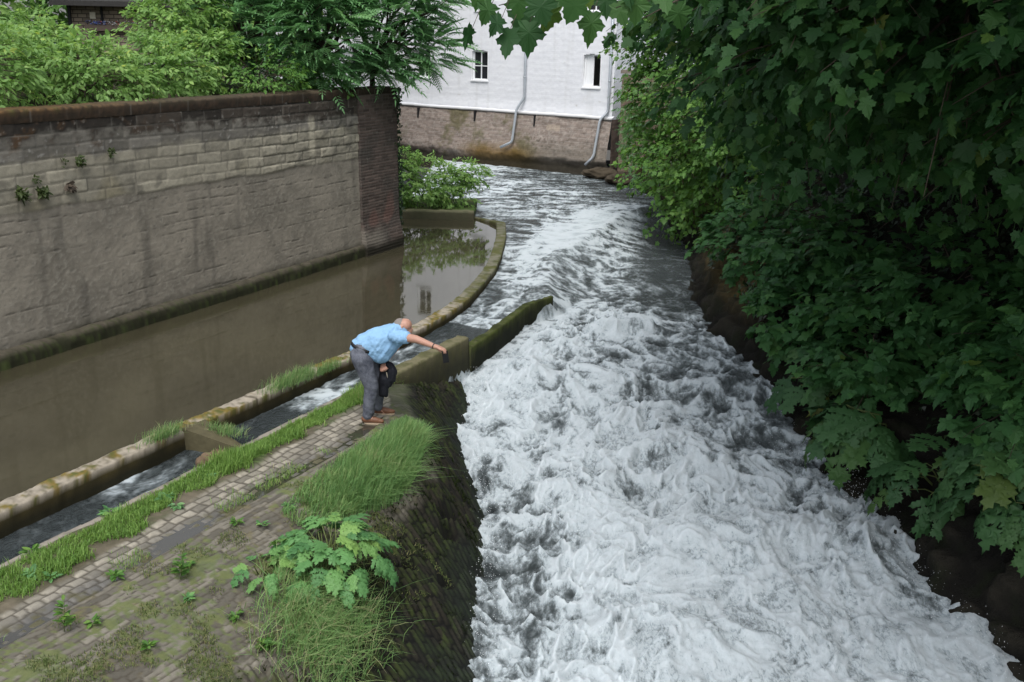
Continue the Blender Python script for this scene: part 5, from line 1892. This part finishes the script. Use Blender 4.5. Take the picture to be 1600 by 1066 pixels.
def tuft(label, centre, n, spread, h, seed, bias=(0, 0), mat=None, cat='grass tuft', name='grass_tuft', lean=.55, group='grass tufts on the canal wall'):
    r = np.random.default_rng(seed)
    c = np.array(centre)
    a = np.array((D2[0], D2[1], 0)) * r.normal(0, spread[0], (n, 1)) + np.array((N2[0], N2[1], 0)) * r.normal(0, spread[1], (n, 1))
    p = c + a
    p[:, 2] += -.02
    root = empty(name, centre)
    tag(root, label, cat, group)
    tag(grass('blades', p, r.uniform(.5, 1.1, n) * h, r.uniform(.004, .007, n), mat or GRASS_BLUE, seed, lean, bias, None, root), kind='stuff')
    return root


for lab, u, v, z, n, sp, h, sd in (
        ('grass tuft on the canal wall just before the slanted baffle', 7.95, -8.62, .05, 520, (.15, .05), .17, 31),
        ('grass growing along the top of the slanted baffle', 8.52, -8.22, -.02, 420, (.05, .17), .15, 32),
        ('large grass tuft spilling over the canal wall to the left of the man', 10.28, -8.58, .03, 1100, (.24, .06), .22, 33),
        ('thin grass hanging from the canal wall right behind the man', 10.95, -8.52, .0, 420, (.2, .03), .20, 34)):
    x, y = uv2xy(u, v)
    tuft(lab, (x, y, z), n, sp, h, sd, (.22, -.14))
for lab, u, z, h, n, sd, mt in (
        ('small fern in the stone wall, left of a pair at the left edge', 9.58, 2.34, .17, 60, 41, LEAF_FERN),
        ('round fern in the stone wall, right of a pair at the left edge', 9.93, 2.33, .16, 70, 42, LEAF_FERN),
        ('tiny fern in the stone wall above the pair at the left edge', 9.85, 2.52, .09, 30, 43, LEAF_FERN),
        ('faint little fern in the stone wall below the dark blocks', 10.36, 2.74, .09, 26, 44, LEAF_FERN),
        ('compact green fern in the stone wall under the mossy coping', 10.63, 2.72, .12, 50, 45, LEAF_FERN),
        ('thin upright fern in the stone wall, farthest right of the ferns', 11.24, 2.80, .12, 26, 46, LEAF_FERN),
        ('brown withered fern hanging in the stone wall', 10.42, 2.38, .17, 40, 47, None)):
    x, y = uv2xy(u, WV + .0)
    root = empty('wall_fern', (x, y, z))
    tag(root, lab, 'fern', 'ferns growing from the stone wall')
    r = np.random.default_rng(sd)
    d = r.normal(0, .55, (n, 3)) + (N2[0] * .6, N2[1] * .6, .1 if mt else -.8)
    nr = r.normal(0, .4, (n, 3)) + (.4, -.4, .8)
    p = np.array((x, y, z)) + r.normal(0, .03, (n, 3)) + np.array((N2[0], N2[1], 0)) * .02
    leaf_obj('fronds', [(T_OVAL, p, d, nr, r.uniform(.35, .75, n) * h, r.random(n) * .4)], mt or m_plain('withered fern', (.07, .055, .04)), root)

# broad-leaved weeds
def weed(label, u, v, n, size, seed, mat, tm=None, name='broadleaf_weed', group='weeds on the path and slope'):
    x, y = uv2xy(u, v)
    z = float(ground_z(u, v))
    root = empty(name, (x, y, z))
    tag(root, label, 'weed', group)
    r = np.random.default_rng(seed)
    a = r.uniform(0, 2 * np.pi, n)
    rad = size * .35 * r.random(n)
    p = np.stack([x + rad * np.cos(a), y + rad * np.sin(a), z + .01 + size * .35 * r.random(n)], -1)
    d = np.stack([np.cos(a), np.sin(a), r.uniform(-.1, .8, n)], -1)
    nr = np.stack([.3 * np.cos(a), .3 * np.sin(a), np.ones(n)], -1) + r.normal(0, .25, (n, 3))
    leaf_obj('leaves', [(tm or T_OVAL, p, d, nr, size * r.uniform(.55, 1.05, n), r.random(n))], mat, root)


WD = [('flat dock plant in the grass at the lower left corner', 5.06, -7.26, 14, .17, LEAF_ASH), ('dock plant with round leaves on the bare soil beside the grass strip, lower left', 5.38, -7.2, 9, .15, LEAF_FAR), ('leafy weed at the grass edge beside the first bare patch', 5.12, -7.08, 10, .13, LEAF_HOG),
      ('dark rosette in the grass strip halfway along the cobbles', 6.75, -7.38, 18, .17, LEAF_ASH), ('broad flat weed at the cobbles next to the dark rosette', 6.70, -7.17, 13, .15, LEAF_ASH), ('dark leafy rosette in the grass strip near the reddish stone', 7.35, -7.36, 14, .14, LEAF_ASH),
      ('upright thistle on the curb at the water of the channel', 6.25, -7.62, 22, .18, LEAF_HOG), ('leafy clump at the channel edge near the left border', 5.35, -7.62, 20, .14, LEAF_FAR), ('green weed standing in the wet strip of the cobbles', 5.42, -6.62, 24, .14, LEAF_FAR),
      ('low weed at the upper edge of the slope under the puddle', 6.75, -6.42, 14, .12, LEAF_FAR), ('pale weed on the slope left of the hogweed', 6.9, -6.22, 14, .13, LEAF_HOG), ('seedling on the slope at the foot of the long grass', 7.35, -6.25, 12, .12, LEAF_HOG),
      ('thin weed on the paved slope, lower left', 4.85, -6.25, 16, .13, LEAF_FAR), ('small weed at the bottom edge of the paved slope', 4.95, -5.75, 16, .12, LEAF_FAR), ('leafy weed among stones left of the drooping grass', 5.75, -5.55, 22, .14, LEAF_FAR),
      ('weed with upright leaves at the bottom edge beside the drooping grass', 5.7, -5.2, 24, .16, LEAF_FAR), ('dandelion rosette in the middle of the paved slope', 5.6, -5.95, 14, .12, LEAF_HOG), ('small sprout on the paved slope above the dandelion rosette', 5.95, -6.25, 10, .10, LEAF_FAR)]
for k, (lab, u, v, n, s, mt) in enumerate(WD):
    s *= .6
    weed(lab, u, v, n, s, 500 + k, mt)


def tall_weed(label, u, v, h, seed):
    x, y = uv2xy(u, v)
    z = float(ground_z(u, v))
    root = empty('slender_weed', (x, y, z))
    tag(root, label, 'weed', 'slender weeds on the slope')
    r = np.random.default_rng(seed)
    put(Acc().tube([(x, y, z), (x + .02, y, z + h * .5), (x + .03, y + .01, z + h)], [.004, .003, .002], 5).build('stem', M['stem']), root)
    n = 22
    t = r.random(n)
    a = r.uniform(0, 6.28, n)
    p = np.stack([x + .03 * t, y + 0 * t, z + h * (.1 + .9 * t)], -1)
    d = np.stack([np.cos(a), np.sin(a), .6 + 0 * a], -1)
    nr = np.stack([0 * a, 0 * a, 1 + 0 * a], -1) + r.normal(0, .2, (n, 3))
    leaf_obj('leaves', [(T_OVAL, p, d, nr, .06 + .05 * (1 - t), r.random(n))], LEAF_FAR, root)


tall_weed('slender upright weed on the slope left of the hogweed', 5.75, -6.18, .26, 1)
tall_weed('slender upright weed on the slope near the lower left corner', 4.65, -6.35, .34, 2)

# ------------------------------------------------------------------ the man leaning over the edge with a phone
PO = np.array([-1.72, 11.75, -0.016])


def cone_piece(acc, p0, r0, p1, r1, seg=20, ry=None):
    """rounded cone between two points; ry flattens it across y"""
    p0, p1 = np.array(p0, float), np.array(p1, float)
    ax = p1 - p0
    L = np.linalg.norm(ax)
    w = ax / L
    ref = np.array([0, 1., 0]) if abs(w[1]) < .9 else np.array([1., 0, 0])
    a = norm(np.cross(ref, w))
    b = np.cross(w, a)
    rows = []
    for t in np.linspace(-np.pi / 2, 0, 6)[:-1]:
        rows.append((r0 * math.sin(t), r0 * math.cos(t)))
    for q in np.linspace(0, 1, 5):
        rows.append((L * q, r0 + (r1 - r0) * q))
    for t in np.linspace(0, np.pi / 2, 6)[1:]:
        rows.append((L + r1 * math.sin(t), r1 * math.cos(t)))
    ang = np.arange(seg) / seg * 2 * np.pi
    V = []
    k = 1.0 if ry is None else ry
    for h, rr in rows:
        rr = max(rr, .0006)
        V.append(p0 + w * h + rr * (np.cos(ang)[:, None] * a + k * np.sin(ang)[:, None] * b))
    V = np.concatenate(V)
    n = len(rows)
    i = np.arange(n * seg).reshape(n, seg)
    j = np.roll(i, -1, axis=1)
    q = np.stack([i[:-1], j[:-1], j[1:], i[1:]], -1).reshape(-1, 4)
    acc.add(V, [q, i[0][::-1][None], i[-1][None]])


def fused(name, pieces, voxel, mat, parent, smooth_it=4, attrs=None, disp=None):
    """one continuous skin grown over overlapping rounded cones"""
    a = Acc()
    for pc in pieces:
        cone_piece(a, *pc)
    tmp = a.build(name + '_form', None)
    md = tmp.modifiers.new('r', 'REMESH')
    md.mode = 'VOXEL'
    md.voxel_size = voxel
    md.use_smooth_shade = True
    sm = tmp.modifiers.new('s', 'SMOOTH')
    sm.factor = .5
    sm.iterations = smooth_it
    dg = bpy.context.evaluated_depsgraph_get()
    me = bpy.data.meshes.new_from_object(tmp.evaluated_get(dg))
    bpy.data.objects.remove(tmp)
    me.name = name
    if disp is not None:
        co = np.empty(len(me.vertices) * 3, np.float32)
        me.vertices.foreach_get('co', co)
        no = np.empty(len(me.vertices) * 3, np.float32)
        me.vertices.foreach_get('normal', no)
        co, no = co.reshape(-1, 3), no.reshape(-1, 3)
        co = co + no * disp(co)[:, None]
        me.vertices.foreach_set('co', co.astype(np.float32).ravel())
        me.update()
    me.materials.clear()
    me.materials.append(mat)
    o = bpy.data.objects.new(name, me)
    COL.objects.link(o)
    o.parent = parent
    return o


def person():
    root = empty('person', tuple(PO))
    tag(root, 'man in blue polo shirt and grey jeans bending forward with one arm stretched out', 'person')
    skin = NT('skin')
    nz = skin.noise(30, 4)
    skin = skin.end(skin.bsdf(skin.mix(nz, C(.33, .175, .125), C(.44, .25, .185)), .5, .35, skin.bump(nz, .1, .003)))
    t = NT('blue cotton')
    nz = t.noise(7, 5, .6, None, .8)
    shirt_m = t.end(t.bsdf(t.mix(nz, C(.19, .34, .52), C(.25, .425, .62)), .85, .15, t.bump(nz, .45, .03)))
    t = NT('grey denim')
    nz = t.noise(120, 2)
    n2 = t.noise(6, 5, .65, None, 1.0)
    jeans_m = t.end(t.bsdf(t.mix(t.ramp(t.math('ADD', t.math('MULTIPLY', nz, .35), t.math('MULTIPLY', n2, .65)), [(.36, (0, 0, 0)), (.66, (1, 1, 1))]), C(.045, .050, .066), C(.155, .165, .195)), .9, .15, t.bump(n2, .6, .03)))
    jacket_m = m_plain('black jacket cloth', (.010, .011, .016), .75, .25, .4, 10, .6, .03)
    shoe_m = m_plain('brown leather', (.13, .058, .030), .55, .35, .3, 14)
    sole_m = m_plain('pale rubber sole', (.34, .27, .19), .8)
    belt_m = m_plain('black belt', (.012, .012, .013), .5, .4)
    hair_m = m_plain('short grey hair', (.20, .18, .165), .9, .1, .3, 60, .5, .006)
    # joints (x ahead, y away from the camera, z up); right side is nearer
    hipR, kneeR, ankR = (-.13, -.085, .86), (-.015, -.095, .50), (-.075, -.09, .10)
    hipL, kneeL, ankL = (-.10, .11, .86), (.055, .17, .49), (.005, .235, .09)
    pelv, waist, belly, chest = (-.125, .01, .91), (-.06, .01, .98), (.07, .01, .985), (.24, .02, 1.12)
    shR, elR, wrR = (.345, -.165, 1.175), (.565, -.285, 1.185), (.795, -.385, 1.130)
    shL, elL, wrL = (.335, .20, 1.17), (.25, .235, .90), (.125, .06, .755)
    neck, head = (.345, .03, 1.21), (.385, .045, 1.235)
    # ---- body, one skin
    B = [(pelv, .125, waist, .125), (waist, .125, belly, .14), (belly, .14, chest, .13), (chest, .125, (.31, .02, 1.17), .10), ((.31, -.11, 1.175), .066, (.31, .15, 1.18), .066),
         (hipR, .10, kneeR, .066), (kneeR, .062, ankR, .042), (hipL, .10, kneeL, .066), (kneeL, .062, ankL, .042),
         (ankR, .040, (.02, -.095, .045), .036), ((.02, -.095, .045), .036, (.11, -.10, .03), .026), (ankL, .040, (.09, .235, .045), .036), ((.09, .235, .045), .036, (.16, .235, .03), .026),
         (shR, .064, elR, .048), (elR, .047, wrR, .030), (shL, .062, elL, .047), (elL, .046, wrL, .031),
         ((.31, .025, 1.19), .066, (.365, .04, 1.225), .062)]
    # head: skull, face, jaw, nose, ears; looks down and ahead to the water
    B += [((.355, .045, 1.255), .088, (.400, .045, 1.262), .082), ((.395, .045, 1.245), .078, (.437, .045, 1.185), .050), ((.430, .045, 1.195), .040, (.450, .045, 1.172), .032),
          ((.462, .045, 1.232), .012, (.480, .045, 1.210), .015), ((.452, .045, 1.265), .018, (.466, .045, 1.240), .012),
          ((.375, -.047, 1.240), .012, (.365, -.050, 1.262), .017), ((.375, .137, 1.240), .012, (.365, .140, 1.262), .017)]
    # right hand: palm, four curled fingers over the phone's end and a thumb on its other face
    wr = np.array(wrR)
    palm = wr + (.065, -.022, -.018)
    B += [(tuple(wr), .028, tuple(palm), .024), (tuple(wr + (.02, .012, 0)), .022, tuple(palm + (.018, .022, .0)), .018), (tuple(wr + (.02, -.012, 0)), .022, tuple(palm + (.012, -.024, -.004)), .018)]
    for k, (off, l1, l2) in enumerate((((.018, .030, .002), .036, .030), ((.023, .010, .004), .041, .033), ((.021, -.010, .002), .038, .031), ((.013, -.028, -.004), .030, .025))):
        a = palm + off
        b = a + np.array((.9, -.2, -.25)) * l1
        c = b + np.array((.55, -.12, -.80)) * l2
        d = c + np.array((-.05, -.05, -.95)) * l2 * .75
        B += [(tuple(a), .0110, tuple(b), .0095), (tuple(b), .0095, tuple(c), .0085), (tuple(c), .0085, tuple(d), .0072)]
    th0 = wr + (.022, .012, -.020)
    th1 = th0 + (.030, .004, -.034)
    th2 = th1 + (.030, -.012, -.022)
    B += [(tuple(th0), .0145, tuple(th1), .0115), (tuple(th1), .0110, tuple(th2), .0085)]
    # left hand closed round the jacket
    wl = np.array(wrL)
    pl = wl + (-.012, -.062, -.040)
    B += [(tuple(wl), .029, tuple(pl), .026), (tuple(wl + (.02, -.02, .0)), .02, tuple(pl + (.022, .0, .012)), .019), (tuple(wl + (-.02, -.02, -.01)), .02, tuple(pl + (-.016, .0, -.016)), .019)]
    for off, l1 in (((.026, -.022, .016), .030), ((.010, -.026, .004), .034), ((-.006, -.026, -.010), .032), ((-.022, -.022, -.022), .026)):
        a = pl + off
        b = a + np.array((.55, -.55, -.35)) * l1
        c = b + np.array((.75, .45, -.25)) * l1
        d = c + np.array((.20, .9, .0)) * l1 * .6
        B += [(tuple(a), .0110, tuple(b), .0098), (tuple(b), .0098, tuple(c), .0088), (tuple(c), .0088, tuple(d), .0075)]
    B += [(tuple(pl + (.02, .0, .02)), .0135, tuple(pl + (.046, -.02, .022)), .0115), (tuple(pl + (.046, -.02, .022)), .011, tuple(pl + (.060, -.036, .004)), .0088)]
    body = fused('body', B, .0055, skin, root, 3)
    # hair: close-cropped band round the back and sides of the head
    fused('hair', [((.338, .045, 1.262), .086, (.345, .045, 1.238), .082), ((.335, .045, 1.230), .072, (.35, .045, 1.215), .066)], .006, hair_m, root, 3, disp=lambda c: .003 * perlin(c[:, 0] * 70, c[:, 2] * 70 + c[:, 1] * 50, 9))
    em = m_plain('eye', (.08, .06, .05), .2)
    for sy in (.020, .070):
        eye = Acc()
        cone_piece(eye, (.459, sy, 1.243), .0085, (.461, sy, 1.242), .0085, 10)
        eye.build('eye', em, root)
    # ---- shirt
    fold = lambda c: .013 * fbm(c[:, 0] * 9 + c[:, 2] * 5, c[:, 1] * 6 + c[:, 2] * 9, 601, 3) + .006 * perlin(c[:, 0] * 24 - c[:, 2] * 16, c[:, 1] * 8, 602)
    S = [((-.135, .01, .965), .150, waist, .158), ((-.08, .01, 1.0), .160, (.03, .01, 1.05), .172), ((.03, .01, 1.05), .172, (.2, .02, 1.115), .160), ((.2, .02, 1.115), .160, (.285, .02, 1.15), .135), (waist, .154, belly, .172), (belly, .175, (.095, .01, .94), .163), ((.095, .01, .94), .158, chest, .160), (chest, .160, (.31, .02, 1.17), .130), ((.295, -.125, 1.175), .092, (.295, .165, 1.18), .092),
         (shR, .086, tuple(np.array(shR) * .60 + np.array(elR) * .40), .078), (shL, .084, tuple(np.array(shL) * .55 + np.array(elL) * .45), .076), ((.31, .022, 1.185), .088, (.335, .03, 1.20), .080)]
    shirt = fused('shirt', S, .008, shirt_m, root, 5, disp=fold)
    # ---- jeans
    foldj = lambda c: .008 * fbm(c[:, 2] * 11 + c[:, 0] * 5, c[:, 0] * 5 + c[:, 1] * 5, 603, 3) + .006 * perlin(c[:, 2] * 22 + c[:, 0] * 12, c[:, 1] * 7, 604) * ss(.6, .2, c[:, 2])
    J = [((-.145, -.05, .895), .132, (-.125, -.055, .955), .120), ((-.135, .07, .895), .130, (-.12, .07, .955), .120), ((-.05, .01, .885), .13, (-.02, .01, .925), .125), (hipR, .128, kneeR, .090), (kneeR, .088, (-.066, -.09, .12), .070), (hipL, .122, kneeL, .088), (kneeL, .086, (.008, .225, .115), .069)]
    jeans = fused('jeans', J, .008, jeans_m, root, 4, disp=foldj)
    # belt: a band round the hips, tilted with the trunk
    bl = Acc()
    n = 40
    cen, axu = np.array((-.105, .01, .985)), norm(np.array((.34, 0, 1.)))
    e1 = norm(np.cross((0, 1., 0), axu))
    e2 = np.array((0, 1., 0))
    V = []
    for k in range(n):
        a = 2 * np.pi * k / n
        for rr, hh in ((0, -.021), (.012, -.019), (.012, .019), (0, .021)):
            V.append(cen + e1 * (.160 + rr) * math.cos(a) + e2 * (.163 + rr) * math.sin(a) + axu * hh)
    i = np.arange(n * 4).reshape(n, 4)
    j = np.roll(i, -1, axis=0)
    bl.add(V, np.concatenate([np.stack([i[:, q], j[:, q], j[:, q + 1], i[:, q + 1]], -1) for q in range(3)]))
    bl.build('belt', belt_m, root)
    # ---- shoes with pale soles
    for (x, y), yaw in (((-.075, -.095), -.06), ((.02, .235), .02)):
        z0 = .016
        sh = [((x - .035, y, z0 + .05), .042, (x + .02, y, z0 + .055), .042), ((x - .03, y, z0 + .035), .038, (x + .12, y + yaw * .1, z0 + .035), .038), ((x + .10, y, z0 + .032), .040, (x + .185, y + yaw * .2, z0 + .024), .028), ((x + .02, y, z0 + .06), .036, (x + .09, y, z0 + .046), .034)]
        shoe = fused('shoe', sh, .007, shoe_m, root, 4)
        so_ = Acc()
        th = np.linspace(0, 2 * np.pi, 32, endpoint=False)
        lx = np.where(np.cos(th) > 0, .130, .118) * np.cos(th)
        wy = .047 * np.sin(th) * (1 + .12 * np.cos(th))
        V = np.concatenate([np.stack([x + .077 + lx * 1.02, y + wy, np.full(32, q)], -1) for q in (z0 - .012, z0 + .006)])
        k = np.arange(32)
        q = np.stack([k, (k + 1) % 32, (k + 1) % 32 + 32, k + 32], -1)
        so_.add(V, [q, k[::-1][None], (k + 32)[None]])
        so_.build('sole', sole_m, shoe, False)
    # wristband
    wb = Acc()
    wd = norm(np.array(wrR) - np.array(elR))
    wp = np.array(wrR) - wd * .012
    wb.tube([wp - wd * .006, wp + wd * .006], .0345, 16)
    wb.build('wristband', belt_m, root)
    # ---- phone held out over the water
    ph = Acc()
    pc = PO + palm + np.array((.070, -.026, -.095))
    ax = norm(np.array((.14, -.05, -1.)))
    bx_ = norm(np.cross(ax, (.22, -1, 0.)))
    cx_ = np.cross(ax, bx_)
    M_ = lambda v: pc + v[:, :1] * bx_ + v[:, 1:2] * cx_ + v[:, 2:] * ax
    ph.box((-.036, -.0045, -.074), (.036, .0045, .074), M_)
    o = ph.build('phone', m_plain('black phone case', (.008, .009, .010), .6, .2), None, False)
    bv = o.modifiers.new('b', 'BEVEL')
    bv.width = .006
    bv.segments = 2
    Acc().box((-.028, .0046, -.066), (-.010, .007, -.040), M_).build('camera_lens', M['glass'], o, False)
    tag(o, 'black phone held in the outstretched right hand of the bending man', 'phone')
    # ---- jacket hanging from the other hand
    jr = empty('jacket', tuple(PO + (.14, .05, .72)))
    tag(jr, 'black jacket hanging from the lowered left hand of the bending man', 'jacket')
    c0 = np.array((.14, .05, .72))
    jk = [((.10, .06, .765), .038, (.20, .05, .735), .050), ((.19, .05, .74), .048, (.245, .05, .645), .050), ((.245, .05, .645), .048, (.215, .05, .55), .050), ((.12, .06, .73), .050, (.13, .06, .55), .070), ((.13, .06, .56), .072, (.115, .06, .36), .052), ((.20, .055, .66), .062, (.165, .06, .48), .060), ((.10, .06, .52), .05, (.10, .06, .35), .042), ((.14, .06, .40), .042, (.135, .06, .345), .036)]
    jk = [(tuple(np.array(p) - c0), r0, tuple(np.array(q) - c0), r1, 20) for p, r0, q, r1 in jk]
    foldk = lambda c: .012 * fbm(c[:, 0] * 16, c[:, 2] * 5 + c[:, 1] * 8, 611, 3) + .008 * perlin(c[:, 0] * 34 + c[:, 1] * 20, c[:, 2] * 7, 612)
    fused('cloth', jk, .008, jacket_m, jr, 3, disp=foldk)
    zp = Acc().tube([np.array((.165, -.012, .66)) - c0, np.array((.172, -.010, .61)) - c0, np.array((.176, -.008, .585)) - c0], .004, 6)
    zp.build('zip', m_plain('pale zip', (.5, .45, .35), .4), jr)


person()
